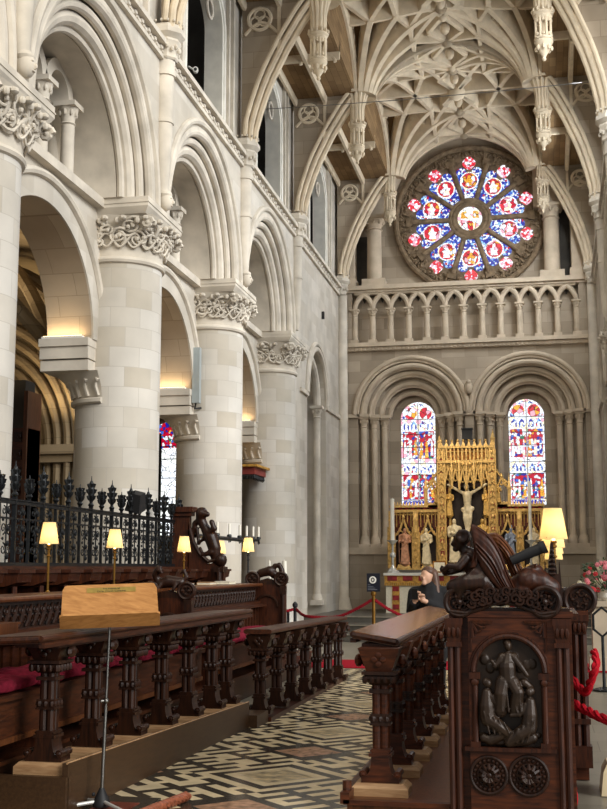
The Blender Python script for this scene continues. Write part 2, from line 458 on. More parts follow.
# ---------------------------------------------------------------- arcades
def arcade(M, side, mats, first, last_y, root_name):
    W, P, S = mats
    centres = [c for c in PIER if c >= first]
    mb = MB(M)
    # spandrels over the giant arches, then the plain sanctuary bay
    bays = [(c - BAY / 2) for c in PIER if c >= first + .1] if side == 'south' else [c - BAY / 2 for c in PIER]
    R = 2.25; SP = 7.25
    for m0 in bays:
        us = frange(m0 - BAY / 2, m0 - R, 1) + [m0 - R * math.cos(PI * i / 32) for i in range(1, 32)] + frange(m0 + R, m0 + BAY / 2, 1)
        strip_wall(mb, us, lambda u: SP + (math.sqrt(max(0, R * R - (u - m0) ** 2)) if abs(u - m0) < R else 0), 9.8, 0, .5)
    rc, rr, rs = 30.15, 1.32, 6.1
    us = frange(27.3, rc - rr - .001, 1) + [rc - rr * math.cos(PI * i / 24) for i in range(0, 25)] + frange(rc + rr + .001, 34.1, 1)
    strip_wall(mb, us, lambda u: rs + math.sqrt(max(0, rr * rr - (u - rc) ** 2)) if abs(u - rc) <= rr else 0.0, 9.8, 0, .9)
    mb.box(rc - rr - .3, rc + rr + .3, 0, 7.9, .9, 1.1)
    # clerestory with deep window reveals
    cb = [m0 for m0 in bays] + [30.6]
    edges = [(m0 - BAY / 2, m0 + BAY / 2) for m0 in bays] + [(27.3, 34.1)]
    for m0, (e0, e1) in zip(cb, edges):
        hw = 1.15; vs = 12.1
        us = [e0, m0 - hw - .001] + [m0 - hw * math.cos(PI * i / 16) for i in range(17)] + [m0 + hw + .001, e1]
        strip_wall(mb, us, lambda u: vs + .75 * math.sqrt(max(0, 1 - ((u - m0) / hw) ** 2)) if abs(u - m0) <= hw else 9.8, 15.2, .08, .40)
    root = structure(mb.build(root_name, W, smooth=0))
    # mouldings
    for m0 in bays:
        a = MB(M)
        u_band(a, m0, SP, 2.17, 2.27, SP, -.02, .12, 40)
        a.tube(u_path(m0, SP, 2.37, SP, -.01, 40), .065, 8)
        a.tube(u_path(m0, SP, 2.19, SP, .06, 40), .085, 10)
        a.tube(u_path(m0, SP, 2.04, SP, .17, 40), .075, 10)
        u_band(a, m0, SP, 1.80, 2.12, SP, .27, .5, 40)
        a.tube(u_path(m0, SP, 1.88, SP, .30, 40), .115, 10)
        a.tube(u_path(m0, SP, 1.74, SP, .36, 40), .06, 8)
        a.build('giant_arch_moulding', P, root)
        a = MB(M); u_band(a, m0, SP, 1.70, 1.84, SP, .42, 1.35, 40); a.build('giant_arch_soffit', P, root, smooth=35)
        # inner arch between the half-capitals, with its hood
        b = MB(M); ha = BAY / 2 - .82; rise = 1.60; s0 = 5.05
        us = [m0 - BAY / 2] + [m0 - ha - .001] + [m0 - ha * math.cos(PI * i / 28) for i in range(29)] + [m0 + ha + .001, m0 + BAY / 2]
        strip_wall(b, us, lambda u: s0 + rise * math.sqrt(max(0, 1 - ((u - m0) / ha) ** 2)) if abs(u - m0) <= ha else s0, 7.16, .75, 1.5)
        b.box(m0 - BAY / 2, m0 + BAY / 2, 7.16, 9.9, 1.32, 1.5)
        b.build('inner_arch', [W], root, smooth=0)
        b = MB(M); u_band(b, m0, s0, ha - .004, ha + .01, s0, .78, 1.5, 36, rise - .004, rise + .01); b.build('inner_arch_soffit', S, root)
        b = MB(M); b.tube(u_path(m0, s0, ha + .36, s0 + .30, .74, 36, rise + .34)[1:-1], .065, 8)
        b.build('hood_mould', P, root)
        # the passage storey: sill string, paired little columns, dark depth
        b = MB(M); b.box(m0 - BAY / 2 + .6, m0 + BAY / 2 - .6, 7.10, 7.24, .62, .80); b.build('sill_string', P, root)
        for du in (-.92, .0, .92):
            for dw in (.90,):
                c = MB(M); u = m0 + du
                small_base(c, u, dw, 7.22, 7.36, .10)
                c.tube([(u, 7.34, dw), (u, 8.14, dw)], .10, 14)
                small_capital(c, u, dw, 8.12, 8.46, .10, .17)
                c.build('passage_column', P, root)
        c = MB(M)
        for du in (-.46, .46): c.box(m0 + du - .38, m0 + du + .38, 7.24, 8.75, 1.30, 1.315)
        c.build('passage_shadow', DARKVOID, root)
        c = MB(M)
        for du in (-.46, .46): u_band(c, m0 + du, 8.44, .33, .50, 8.44, .84, 1.32, 14)
        c.build('passage_lintel', P, root)
    # carved string between the shafts
    segs = [(bays[0] - BAY / 2, bays[0] + BAY / 2)] + [(m0 - BAY / 2 + .15, m0 + BAY / 2) for m0 in bays[1:]] + [(27.45, 33.75)]
    for e0, e1 in segs:
        c = MB(M); c.box(e0, e1, 9.76, 9.83, -.07, .2); c.box(e0, e1, 9.98, 10.07, -.13, .2); c.box(e0, e1, 9.83, 9.98, -.03, .2)
        k = 0; u = e0 + .1
        while u < e1 - .05:
            z = 9.905 + (.03 if k % 2 else -.03)
            c.sphere((u, z, -.04), (.075, .045, .035), 6, 4); c.sphere((u + .06, z - .05, -.045), (.03, .03, .03), 5, 4)
            u += .15; k += 1
        c.build('carved_string', P, root)
    # wall shafts: taper down to a carved head standing on each abacus
    for cpt in centres:
        c = MB(M)
        c.tube([(cpt, 7.42, -.03), (cpt, 7.6, -.03), (cpt, 8.6, -.03), (cpt, 9.6, -.03)], [.07, .10, .145, .16], 14)
        c.tube([(cpt, 8.72, -.03), (cpt, 8.78, -.03)], .165, 14); c.tube([(cpt, 9.52, -.03), (cpt, 9.57, -.03)], .185, 14)
        c.tube([(cpt, 9.57, -.03), (cpt, 9.80, -.03)], [.17, .175], 14)
        c.build('wall_shaft', P, root)
        c = MB(M)
        if cpt < 27: 
            c.sphere((cpt, 7.42, -.09), (.105, .16, .12), 12, 8); c.sphere((cpt, 7.40, -.21), (.022, .04, .03), 6, 4)
            for du in (-.042, .042): c.sphere((cpt + du, 7.455, -.19), (.022, .014, .02), 6, 4)
            c.sphere((cpt, 7.34, -.19), (.035, .012, .02), 6, 4); c.sphere((cpt, 7.53, -.07), (.115, .08, .125), 10, 6)
            c.build('carved_head', P, root)
    for cpt in centres + [33.65]:
        c = MB(M); n = 8; prof = [(.18, 9.78), (.205, 9.81), (.19, 9.84), (.20, 9.98), (.25, 10.08), (.235, 10.12), (.31, 10.2), (.31, 10.28), (.26, 10.30), (.25, 10.36)]
        vs = []; fs = []
        for r, z in prof:
            for k in range(n): vs.append((cpt + r * math.cos(2 * PI * (k + .5) / n), z, -.05 + r * math.sin(2 * PI * (k + .5) / n)))
        for i in range(len(prof) - 1):
            for k in range(n): fs.append((i * n + k, i * n + (k + 1) % n, (i + 1) * n + (k + 1) % n, (i + 1) * n + k))
        c.add(vs, fs)
        for k in range(16):
            a = 2 * PI * k / 16
            c.sphere((cpt + .22 * math.cos(a), 9.94 + .05 * (k % 2), -.05 + .22 * math.sin(a)), (.03, .05, .03), 6, 4)
            c.sphere((cpt + .27 * math.cos(a), 10.40, -.05 + .27 * math.sin(a)), (.022, .03, .022), 5, 4)
        c.build('shaft_capital', P, root)
    c = MB(M); c.tube([(33.72, .4, -.10), (33.72, 9.8, -.10)], .155, 14); c.tube([(33.72, .4, -.10), (33.72, .75, -.10)], [.26, .17], 14); c.build('corner_shaft', P, root)
    # the sanctuary recess: nook shafts, hood and string
    c = MB(M)
    for du in (-1.15, 1.15):
        c.tube([(rc + du, .9, .22), (rc + du, 5.75, .22)], .10, 12); small_capital(c, rc + du, .22, 5.74, 6.08, .10, .17); small_base(c, rc + du, .22, .6, .9, .10)
    c.tube(u_path(rc, rs, 1.15, rs, .22, 30), .11, 10); c.tube(u_path(rc, rs, 1.36, rs, -.02, 30), .07, 8); c.tube(u_path(rc, rs, 1.5, rs, -.03, 30), .06, 8)
    c.box(rc + 1.32, 33.6, 6.0, 6.1, -.06, .05); c.box(27.9, rc - 1.32, 6.0, 6.1, -.06, .05)
    c.box(27.9, rc - 1.3, 7.14, 7.30, -.06, .05)
    c.build('recess_moulding', P, root)
    # window reveals in the clerestory
    for m0 in cb:
        c = MB(M); u_band(c, m0, 12.1, 1.13, 1.22, 10.05, .05, .42, 18, .73, .82)
        c.tube(u_path(m0, 12.1, 1.27, 10.1, .06, 18, .88), .05, 8); c.build('window_reveal', MARBLE_W, root)  # white tone stands in for daylight falling on the jambs
        c = MB(M)
        for s in (-1, 1):
            c.tube(arc((m0 + s * .72, 12.40), .19, 0, 2 * PI, 14, 'xy', .2), .035, 6)
        c.build('cusped_head', P, root)
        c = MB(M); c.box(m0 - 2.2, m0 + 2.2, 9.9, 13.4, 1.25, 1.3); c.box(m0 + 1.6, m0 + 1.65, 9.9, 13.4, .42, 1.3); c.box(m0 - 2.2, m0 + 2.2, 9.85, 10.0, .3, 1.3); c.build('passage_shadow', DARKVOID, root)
        c = MB(M)
        for s in (-1, 1):
            for d in (1.5, 1.85): c.box(m0 + s * d - .05, m0 + s * d + .05, 10.07, 13.3, .0, .12)
        c.build('wall_rib', P, root)
    return root
NORTH = arcade(LEFT, 'north', (LIMEW, LIMEP, SOFFIT), 11.85, 34, 'wall_left')
SOUTH = arcade(RIGHT, 'south', (LIMEW, LIMEP, SOFFIT), 22.15, 34, 'wall_right')

# ---------------------------------------------------------------- the great piers, each a thing of its own
def pier(label, x, y, sgn, group='great round piers'):
    """sgn -1: north row (aisle to -x), +1: south row"""
    t = thing('stone_pier', label, 'column', (x, y, 0), group)
    r = .66
    m = MB(); m.lathe([(r * 1.2, 0), (r * 1.2, .25), (r * 1.08, .45), (r, .55), (r, 6.34)], (x, y, 0), 44); m.build('drum', LIMEC, t)
    m = MB(); m.tube([(x + (r + .0) * math.cos(2 * PI * k / 40), y + r * math.sin(2 * PI * k / 40), 6.33) for k in range(40)], .055, 8, True); m.build('necking_ring', LIMEP, t)
    # capital: bell turning from round to square
    m = MB(); n = 48; L = []
    fx = (x - XW if sgn < 0 else 0)
    for z, k in ((6.36, 0), (6.55, .08), (6.75, .35), (6.90, .75), (7.02, 1.0)):
        ring = []
        for i in range(n):
            a = 2 * PI * i / n; c, s = math.cos(a), math.sin(a); q = 1 / max(abs(c), abs(s))
            rr = r * (1 - k) + (r + .13) * k * (1 + (min(q, 1.3) - 1) * .8)
            ring.append((x + rr * c, y + rr * s, z))
        L.append(ring)
    vs = [p for ring in L for p in ring]
    fs = [(i * n + k, i * n + (k + 1) % n, (i + 1) * n + (k + 1) % n, (i + 1) * n + k) for i in range(len(L) - 1) for k in range(n)]
    m.add(vs, fs); cap = m.build('capital', LIMEP, t)
    rnd = random.Random(int(y * 10))
    m = MB()
    def P(aa, z, e=0):
        kk = max(0, (z - 6.4) / .62); q = 1 / max(abs(math.cos(aa)), abs(math.sin(aa)))
        rr = r + .03 + e + kk ** 1.6 * .13 + kk * kk * (min(q, 1.3) - 1) * .6
        return (x + rr * math.cos(aa), y + rr * math.sin(aa), z)
    for k in range(56):                                   # interlaced scrolling stems
        a = 2 * PI * k / 56 + rnd.uniform(-.04, .04)
        if sgn * math.cos(a) > .6: continue
        zc = 6.68 + rnd.uniform(-.08, .20); rr0 = rnd.uniform(.10, .15); s2 = rnd.choice((-1, 1)); b0 = rnd.uniform(0, 6)
        m.tube([P(a + rr0 * (1 - i * .055) * math.cos(b0 + s2 * i * .55) / r, zc + rr0 * (1 - i * .055) * math.sin(b0 + s2 * i * .55), .015 + .02 * math.sin(i)) for i in range(15)], [.026 - .0009 * i for i in range(15)], 6)
        m.sphere(P(a, zc, .035), (.035, .035, .035), 6, 4)
        if k % 3 == 0:
            m.sphere(P(a + .06, 6.93, .07), (.06, .06, .045), 7, 5); m.sphere(P(a - .05, 6.90, .05), (.045, .045, .05), 7, 5)
    for ph in (0, PI):
        m.tube([P(-PI + 2 * PI * i / 160 if sgn < 0 else 2 * PI * i / 160, 6.62 + .10 * math.sin(i * .42 + ph), .02 + .015 * math.cos(i * .42 + ph)) for i in range(161) if sgn * math.cos(2 * PI * i / 160 + (PI if sgn < 0 else 0)) < .6], .020, 5)
    for s2 in (-1, 1):                                   # corner volutes
        cx, cy = x - sgn * .70, y + s2 * .72
        m.tube([(cx + .09 * (1 - i / 16) * math.cos(i * .8), cy, 6.86 + .09 * (1 - i / 16) * math.sin(i * .8)) for i in range(15)], .035, 6)
        m.sphere((cx, cy, 6.86), .05, 8, 6)
    m.build('carved_leafage', LIMEP, cap)
    m = MB(); ha = .84; x0, x1 = (x - .9, x + .74) if sgn < 0 else (x - .74, x + .9)
    m.frustum(x0 + .06, x1 - .06, y - ha + .06, y + ha - .06, 7.0, 7.10, -.06, -.06); m.box(x0, x1, y - ha, y + ha, 7.10, 7.25); m.box(x0 - .012, x1 + .012, y - ha - .012, y + ha + .012, 7.155, 7.175)
    m.build('abacus', LIMEP, t)
    # half-capitals on the aisle half carrying the inner arches
    for s2 in (-1, 1):
        m = MB(); xa = x + sgn * .12; xb = x + sgn * .92; lo, hi = min(xa, xb), max(xa, xb)
        yo = y + s2 * .60; ye = y + s2 * .98; y0, y1 = min(yo, ye), max(yo, ye)
        m.box(lo, hi, min(y, y + s2 * .98), max(y, y + s2 * .98), 4.93, 5.05)
        m.box(lo + .01, hi - .01, min(y, y + s2 * .95), max(y, y + s2 * .95), 4.74, 4.93)
        m.box(lo + .015, hi - .015, min(y, y + s2 * .92), max(y, y + s2 * .92), 4.56, 4.72)
        hc = m.build('half_capital', LIMEP, t)
        m = MB(); n = 10; v = []
        for i, (z, e) in enumerate(((4.14, 0), (4.22, .02), (4.36, .06), (4.56, .22))):
            for k in range(n + 1):
                a = PI / 2 * k / n; rr = r + e * 1.0
                v.append((x + sgn * rr * math.sin(a) * (1.06 if i == 3 else 1), y + s2 * rr * math.cos(a), z))
        f = [(i * (n + 1) + k, i * (n + 1) + k + 1, (i + 1) * (n + 1) + k + 1, (i + 1) * (n + 1) + k) for i in range(3) for k in range(n)]
        m.add(v, f)
        for k in range(6):
            a = PI / 2 * (k + .3) / 6
            m.tube([(x + sgn * (r + .03 + e) * math.sin(a + d), y + s2 * (r + .03 + e) * math.cos(a + d), z) for e, z, d in ((0, 4.2, 0), (.03, 4.34, .05), (.09, 4.48, .0), (.10, 4.42, -.06))], .03, 5)
        m.tube([(x + sgn * (r + .02) * math.sin(PI / 2 * k / 12), y + s2 * (r + .02) * math.cos(PI / 2 * k / 12), 4.13) for k in range(13)], .05, 6)
        m.build('carved_bell', LIMEP, hc)
    return t
pier('massive pale round pier cut by the frame edge, beyond the iron screen', -6.5, PIER[0], -1)
pier('great pale round pier rising behind the middle of the iron screen', -6.5, PIER[1], -1)
pier('great pale round pier with a grey column loudspeaker on its flank', -6.5, PIER[2], -1)
pier('great pale round pier nearest the sanctuary recess, above the small gilt canopy', -6.5, PIER[3], -1)
pier('round stone pier of the opposite arcade, facing the pier with the column loudspeaker', rx(22.15) + .66, 22.15, 1)
pier('round stone pier of the opposite arcade, facing the pier nearest the sanctuary recess', rx(27.3) + .66, 27.3, 1)

# warm strip lamps lying on the half-capitals
STRIP = glow('warm_strip_lamp', (255, 214, 140), 5.0)
for (y, lab) in ((17.0 - .92, 'warm strip light on the half-capital of the pier behind the screen'),
                 (22.15 - .92, 'warm strip light on the half-capital beside the column loudspeaker'),
                 (27.3 - .92, 'warm strip light on the half-capital above the gilt canopy')):
    t = thing('strip_light', lab, 'light', (-7.0, y, 5.05), 'strip lights on the half-capitals')
    m = MB(); m.box(-7.38, -6.72, y - .05, y + .03, 5.05, 5.085); m.build('casing', WHITEP, t)
    m = MB(); m.box(-7.36, -6.74, y - .03, y + .01, 5.085, 5.095); m.build('diffuser', STRIP, t)
    area('strip_light_lamp', (-7.05, y - .01, 5.11), (-7.05, y + .16, 5.5), .62, .05, 1.5, (1.0, .76, .46))
# far reveals of the north clerestory: white tone only, no lamp
for m0 in (14.425, 19.575, 24.725, 30.6):
    pass
# ---------------------------------------------------------------- east wall
AC = (-3.73, -.27)            # centres of the two great blind arches
def build_east():
    mb = MB(EAST); R = 1.60; SP = 6.17
    us = [-6.0]
    for c in AC: us += [c - R - .001] + [c - R * math.cos(PI * i / 30) for i in range(31)] + [c + R + .001]
    us.append(2.1)
    def bot(u):
        for c in AC:
            if abs(u - c) <= R: return SP + math.sqrt(max(0, R * R - (u - c) ** 2))
        return 0.0
    strip_wall(mb, us, bot, 8.22, 0, .3)
    mb.box(-6.0, 2.1, 8.2, 10.0, .32, .6)           # back of the blind gallery
    mb.box(-6.0, -5.5, 8.2, 10.0, 0, .4); mb.box(1.25, 2.1, 8.2, 10.0, 0, .4)
    mb.box(-6.0, 2.1, 0, 2.2, .02, 1.2)
    root = structure(mb.build('wall_east', EASTW, smooth=0))
    m = MB(EAST); m.box(-6.2, 2.3, 10.0, 16.0, .75, 1.1); m.build('upper_wall', EASTW, root, smooth=0)
    for c in AC:
        m = MB(EAST)
        u_band(m, c, SP, 1.33, 1.62, 2.2, .24, .50, 34); u_band(m, c, SP, 1.02, 1.36, 2.2, .48, .74, 34)
        u_band(m, c, SP, .76, 1.05, 2.2, .72, .98, 34)
        m.build('arch_order', EASTW, root)
        m = MB(EAST); e = -3.63 if c < -2 else -.37; u_band(m, e, 6.12, .535, .95, 3.44, .96, 1.12, 30); m.box(c - .95, c + .95, 2.1, 3.46, .96, 1.3)
        m.build('window_surround', EASTW, root)
        m = MB(EAST)
        for r, w, t in ((1.70, -.03, .07), (1.60, .0, .04), (1.47, .06, .085), (1.40, .13, .05), (1.27, .27, .075), (1.18, .30, .045), (.98, .50, .075), (.90, .54, .04), (.72, .76, .07)):
            m.tube(u_path(c, SP, r, SP, w, 34), t, 8)
        m.build('arch_roll', EASTP, root)
        for s in (-1, 1):
            for r, w in ((1.44, .12), (1.16, .36), (.88, .60)):
                m = MB(EAST); u = c + s * r
                m.tube([(u, 2.5, w), (u, 5.8, w)], .092, 12); small_capital(m, u, w, 5.78, 6.12, .092, .15); small_base(m, u, w, 2.1, 2.55, .10)
                m.box(u - .19, u + .19, 6.1, 6.19, w - .19, w + .18)
                m.build('nook_shaft', EASTP, root)
    m = MB(EAST)
    for a, b in ((-6, AC[0] - 1.55), (AC[0] + 1.55, AC[1] - 1.55), (AC[1] + 1.55, 2.1)): m.box(a, b, 6.08, 6.19, -.07, .1)
    m.box(-6, 2.1, 2.0, 2.2, -.06, .1)
    m.build('impost_string', EASTP, root)
    m = MB(EAST); m.sphere((-2.0, 6.9, -.08), (.12, .22, .12), 10, 6); m.sphere((-2.0, 7.05, -.14), (.08, .08, .08), 8, 5); m.build('carved_boss', EASTP, root)
    # gallery: ledge, interlaced arcade, rail
    m = MB(EAST); m.box(-6, 2.1, 8.22, 8.34, -.20, .6); m.box(-6, 2.1, 8.10, 8.22, -.10, .3)
    u = -5.9
    while u < 2.0: m.box(u, u + .06, 8.115, 8.2, -.15, -.08); u += .13
    m.build('gallery_ledge', EASTP, root)
    m = MB(EAST); m.box(-6, 2.1, 10.0, 10.13, -.14, .8); m.box(-6, 2.1, 9.93, 10.0, -.05, .6); m.build('gallery_rail', EASTP, root)
    n = 13; u0, u1 = -5.42, 1.18; p = (u1 - u0) / (n - 1)
    for i in range(n):
        m = MB(EAST); u = u0 + i * p
        m.box(u - .12, u + .12, 8.34, 8.46, -.06, .20); m.tube([(u, 8.46, .07), (u, 9.22, .07)], [.095, .085], 12); small_capital(m, u, .07, 9.2, 9.42, .085, .14)
        m.build('colonnette', EASTP, root)
    m = MB(EAST)
    for i in range(-1, n - 1):
        c = u0 + (i + 1) * p
        a0, a1 = (0, PI)
        if i == -1: a0, a1 = 0, PI / 2
        if i == n - 2: a0, a1 = PI / 2, PI
        pts = [(c + p * math.cos(a0 + (a1 - a0) * k / 20), 9.40 + .54 * math.sin(a0 + (a1 - a0) * k / 20), .07) for k in range(21)]
        m.tube(pts, .075, 8); m.tube([(x, y + .095, .09) for x, y, w in pts], .032, 6)
    m.build('interlaced_arches', EASTP, root)
    m = MB(EAST)
    for i in range(n - 1):
        c = u0 + (i + .5) * p; m.prism([(c - .13, 9.90), (c + .13, 9.90), (c, 9.66)], .22, .31, 'xy')
    m.build('triangle_shade_plates', DARKVOID, root)  # solid dark prisms imitate shade in the gaps between arches
    # upper stage columns beside the rose and dark plates for the passage openings
    for u, top in ((-4.83, 11.95), (.52, 12.0)):
        m = MB(EAST); m.box(u - .36, u + .36, 10.13, 10.36, -.02, .62); m.tube([(u, 10.36, .28), (u, top, .28)], [.235, .22], 20); small_capital(m, u, .28, top - .02, top + .42, .22, .36)
        m.box(u - .5, u + .5, top + .42, 15, .2, .9)
        m.build('gallery_column', EASTP, root)
    for u in (-5.7, 1.35):
        m = MB(EAST); m.box(u - .32, u + .32, 10.13, 10.4, -.02, .62); m.box(u - .26, u + .26, 10.4, 13.6, .05, .6); m.build('gallery_respond', EASTP, root)
    m = MB(EAST); m.box(-5.45, -5.08, 10.14, 11.9, .72, .76); m.box(.78, 1.08, 10.14, 12.4, .72, .76); m.build('opening_shade_plate', DARKVOID, root)  # flat dark plates imitate the shade inside the openings
    return root
EASTROOT = build_east()

# ---------------------------------------------------------------- rose window
RC = (-1.90, 12.25)
def build_rose():
    yw = YE + .72
    m = MB(); m.prism([(RC[0] + 2.32 * math.cos(2 * PI * k / 60), RC[1] + 2.32 * math.sin(2 * PI * k / 60)) for k in range(60)], yw - .05, yw + .06)
    root = structure(m.build('window_1', EASTD))
    def pol(r, a, dx=0): # radial/tangential to world
        return (RC[0] + r * math.cos(a) - dx * math.sin(a), RC[1] + r * math.sin(a) + dx * math.cos(a))
    m = MB()
    m.tube([(RC[0] + 2.28 * math.cos(2 * PI * k / 60), yw - .12, RC[1] + 2.28 * math.sin(2 * PI * k / 60)) for k in range(60)], .09, 8, True)
    rnd = random.Random(3)
    for k in range(72):                               # curling foliage between the petals
        a = 2 * PI * (k + .5) / 72; cx, cz = pol(2.06 + .07 * (k % 2), a); s = 1 if k % 2 else -1; b = rnd.uniform(0, 6)
        m.tube([(cx + (.12 - i * .008) * math.cos(b + s * i * .6), yw - .09 - .005 * i, cz + (.12 - i * .008) * math.sin(b + s * i * .6)) for i in range(13)], [.036 - .0018 * i for i in range(13)], 6)
        m.sphere((cx, yw - .13, cz), .045, 7, 5)
        if min(abs((a - PI / 2 - j * PI / 5 + PI) % (2 * PI) - PI) for j in range(10)) > .14:
            dx, dz = pol(1.88, a + rnd.uniform(-.02, .02)); m.sphere((dx, yw - .10, dz), (.07, .05, .06), 7, 5); m.tube([(dx, yw - .1, dz), ((dx + cx) / 2 + .03 * s, yw - .13, (dz + cz) / 2), (cx, yw - .12, cz)], .028, 5)
    m.build('carved_foliage_ring', EASTD, root)
    for k in range(10):
        a = PI / 2 + k * PI / 5
        # spoke between petals
        b = a + PI / 10; m = MB(); P0, P1 = pol(.60, b), pol(1.80, b)
        m.tube([(P0[0], yw - .13, P0[1]), (P1[0], yw - .13, P1[1])], [.065, .085], 10)
        q = pol(1.86, b); m.add([], []); M = Matrix.Translation((q[0], yw - .12, q[1])) @ Matrix.Rotation(-b + PI / 2, 4, 'Y')
        m.frustum(-.12, .12, -.06, .06, -.10, .10, -.03, 0, M); m.build('spoke', EASTD, root)
        # petal glazing
        hw = lambda r: r * math.tan(PI / 10) - .085
        poly = [pol(.66, a, -hw(.66)), pol(.62, a, 0), pol(.66, a, hw(.66)), pol(1.50, a, hw(1.50))]
        for j in range(7):
            t = PI * j / 6; poly.append(pol(1.50 + .16 * math.sin(t), a, hw(1.50) * .60 + hw(1.5) * .40 * math.cos(t)))
        for j in range(7):
            t = PI * j / 6; poly.append(pol(1.50 + .16 * math.sin(t), a, -hw(1.50) * .60 + hw(1.5) * .40 * math.cos(t)))
        poly.append(pol(1.50, a, -hw(1.5)))
        m = MB(); m.prism(poly, yw - .075, yw - .055); pane = m.build('petal_glazing', GL_BLUE, root, smooth=0)
        c = pol(1.23, a)
        m = MB(); m.prism([(c[0] + .285 * math.cos(2 * PI * j / 24), c[1] + .285 * math.sin(2 * PI * j / 24)) for j in range(24)], yw - .085, yw - .076); m.build('medallion_border', GL_WHITE, pane, smooth=0)
        m = MB(); m.prism([(c[0] + .245 * math.cos(2 * PI * j / 24), c[1] + .245 * math.sin(2 * PI * j / 24)) for j in range(24)], yw - .095, yw - .086); m.build('medallion', GL_RED, pane, smooth=0)
        m = MB(); f = 1 if k % 2 else -1
        m.prism([(c[0] + x * f, c[1] + z) for x, z in ((-.10, -.19), (.12, -.19), (.10, -.06), (.15, .02), (.06, .05), (.05, .16), (-.02, .18), (-.05, .06), (-.12, .0), (-.07, -.08))], yw - .102, yw - .096); m.build('medallion_figure', [GL_WHITE, GL_GOLD][k % 5 == 0], pane, smooth=0)
        c = pol(1.80, a)
        m = MB(); m.prism([(c[0] + .195 * (1 + .06 * math.cos(4 * t)) * math.cos(t), c[1] + .195 * (1 + .06 * math.cos(4 * t)) * math.sin(t)) for t in [2 * PI * j / 32 for j in range(32)]], yw - .085, yw - .06); m.build('roundel', GL_PINK, root, smooth=0)
    m = MB()
    for r, t in ((.60, .065), (.49, .075), (.42, .045)):
        m.tube([(RC[0] + r * math.cos(2 * PI * k / 36), yw - .15, RC[1] + r * math.sin(2 * PI * k / 36)) for k in range(36)], t, 8, True)
    m.build('hub_ring', EASTD, root)
    m = MB(); m.prism([(RC[0] + .40 * math.cos(2 * PI * j / 30), RC[1] + .40 * math.sin(2 * PI * j / 30)) for j in range(30)], yw - .11, yw - .08); hub = m.build('hub_glazing', GL_WHITE, root, smooth=0)
    m = MB()
    for s in (-1, 1): m.prism([(RC[0] + s * x, RC[1] + z) for x, z in ((.08, .02), (.28, .02), (.26, .22), (.10, .26))], yw - .118, yw - .111)
    m.build('amber_panel', GL_GOLD, hub, smooth=0)
    m = MB(); m.prism([(RC[0] + x, RC[1] + z) for x, z in ((-.09, -.36), (.09, -.36), (.11, -.05), (-.11, -.05))], yw - .118, yw - .111)
    for s in (-1, 1): m.prism([(RC[0] + s * x, RC[1] + z) for x, z in ((.15, -.30), (.26, -.24), (.27, -.03), (.15, -.03))], yw - .118, yw - .111)
    m.build('ruby_panel', GL_RED, hub, smooth=0)
build_rose()
GL_BLUET = glass('blue_text_band', [(0, B_), (.6, W_), (.8, B_)], 26, 1.0, .02)
def lancet(name, c, seed):
    yw = YE + 1.06; hw = .535; z0, zs = 3.46, 6.12; rnd = random.Random(seed)
    m = MB(); pts = [(c - hw, z0), (c + hw, z0)] + [(c + hw * math.cos(PI * i / 20), zs + hw * math.sin(PI * i / 20)) for i in range(21)]
    m.prism(pts, yw, yw + .02); root = structure(m.build(name, GL_WHITE, smooth=0))
    y1, y0 = yw - .002, yw - .012
    def panel(nm, poly, mat, d=0): q = MB(); q.prism(poly, y0 - d, y1 - d); q.build(nm, mat, root, smooth=0)
    def rect(a, b, e, f): return [(c + a, e), (c + b, e), (c + b, f), (c + a, f)]
    panel('text_band', rect(-.46, .46, z0 + .04, z0 + .16), GL_BLUET)
    for s in (-1, 1):
        panel('head_roundel', [(c + s * .23 + .19 * math.cos(2 * PI * j / 20), zs + .18 + .19 * math.sin(2 * PI * j / 20)) for j in range(20)], GL_RED)
        panel('head_corner', [(c + s * x, z) for x, z in ((.05, zs + .40), (.24, zs + .40), (.10, zs + .49))], GL_BLUE)
        panel('head_corner', [(c + s * x, z) for x, z in ((.30, zs + .02), (.50, zs + .02), (.46, zs + .14))], GL_BLUE)
    for b0, h in ((z0 + .20, 1.06), (z0 + 1.44, 1.18)):
        for s in (-1, 1):
            panel('pictorial_panel', rect(*( (-.48, -.02) if s < 0 else (.02, .48)), b0, b0 + h * .72), GL_SCENE)
            for q in (0, 1):
                x = s * (.135 + .23 * q)
                panel('canopy_arch', [(c + x - .085, b0 + h * .77), (c + x + .085, b0 + h * .77), (c + x + .085, b0 + h * .90), (c + x, b0 + h), (c + x - .085, b0 + h * .90)], GL_BLUE)
                panel('canopy_figure', [(c + x - .04, b0 + h * .765), (c + x + .04, b0 + h * .765), (c + x + .035, b0 + h * .90), (c + x - .035, b0 + h * .90)], GL_WHITE, .012)
            for q in range(3):
                x = s * (.09 + .16 * q); w = rnd.uniform(.035, .06); z = b0 + rnd.uniform(.02, .1)
                panel('robed_figure', [(c + x - w, z), (c + x + w, z), (c + x + w * .6, z + .38), (c + x + w * .3, z + .5), (c + x - w * .3, z + .5), (c + x - w * .6, z + .38)], [GL_WHITE, GL_GOLD, GL_WHITE, GL_BLUE, GL_WHITE][rnd.randrange(5)], .012)
    m = MB()
    for z in (z0 + .18, z0 + .56, z0 + .95, z0 + 1.30, z0 + 1.80, z0 + 2.2, zs): m.box(c - hw, c + hw, y0 - .02, y0 - .005, z - .009, z + .009)
    for x in (-hw, 0, hw): m.box(c + x - .01, c + x + .01, y0 - .02, y0 - .005, z0, zs + (.5 if x == 0 else 0))
    m.build('glazing_bar', BLACK, root)
lancet('window_2', -3.63, 5); lancet('window_3', -.37, 9)

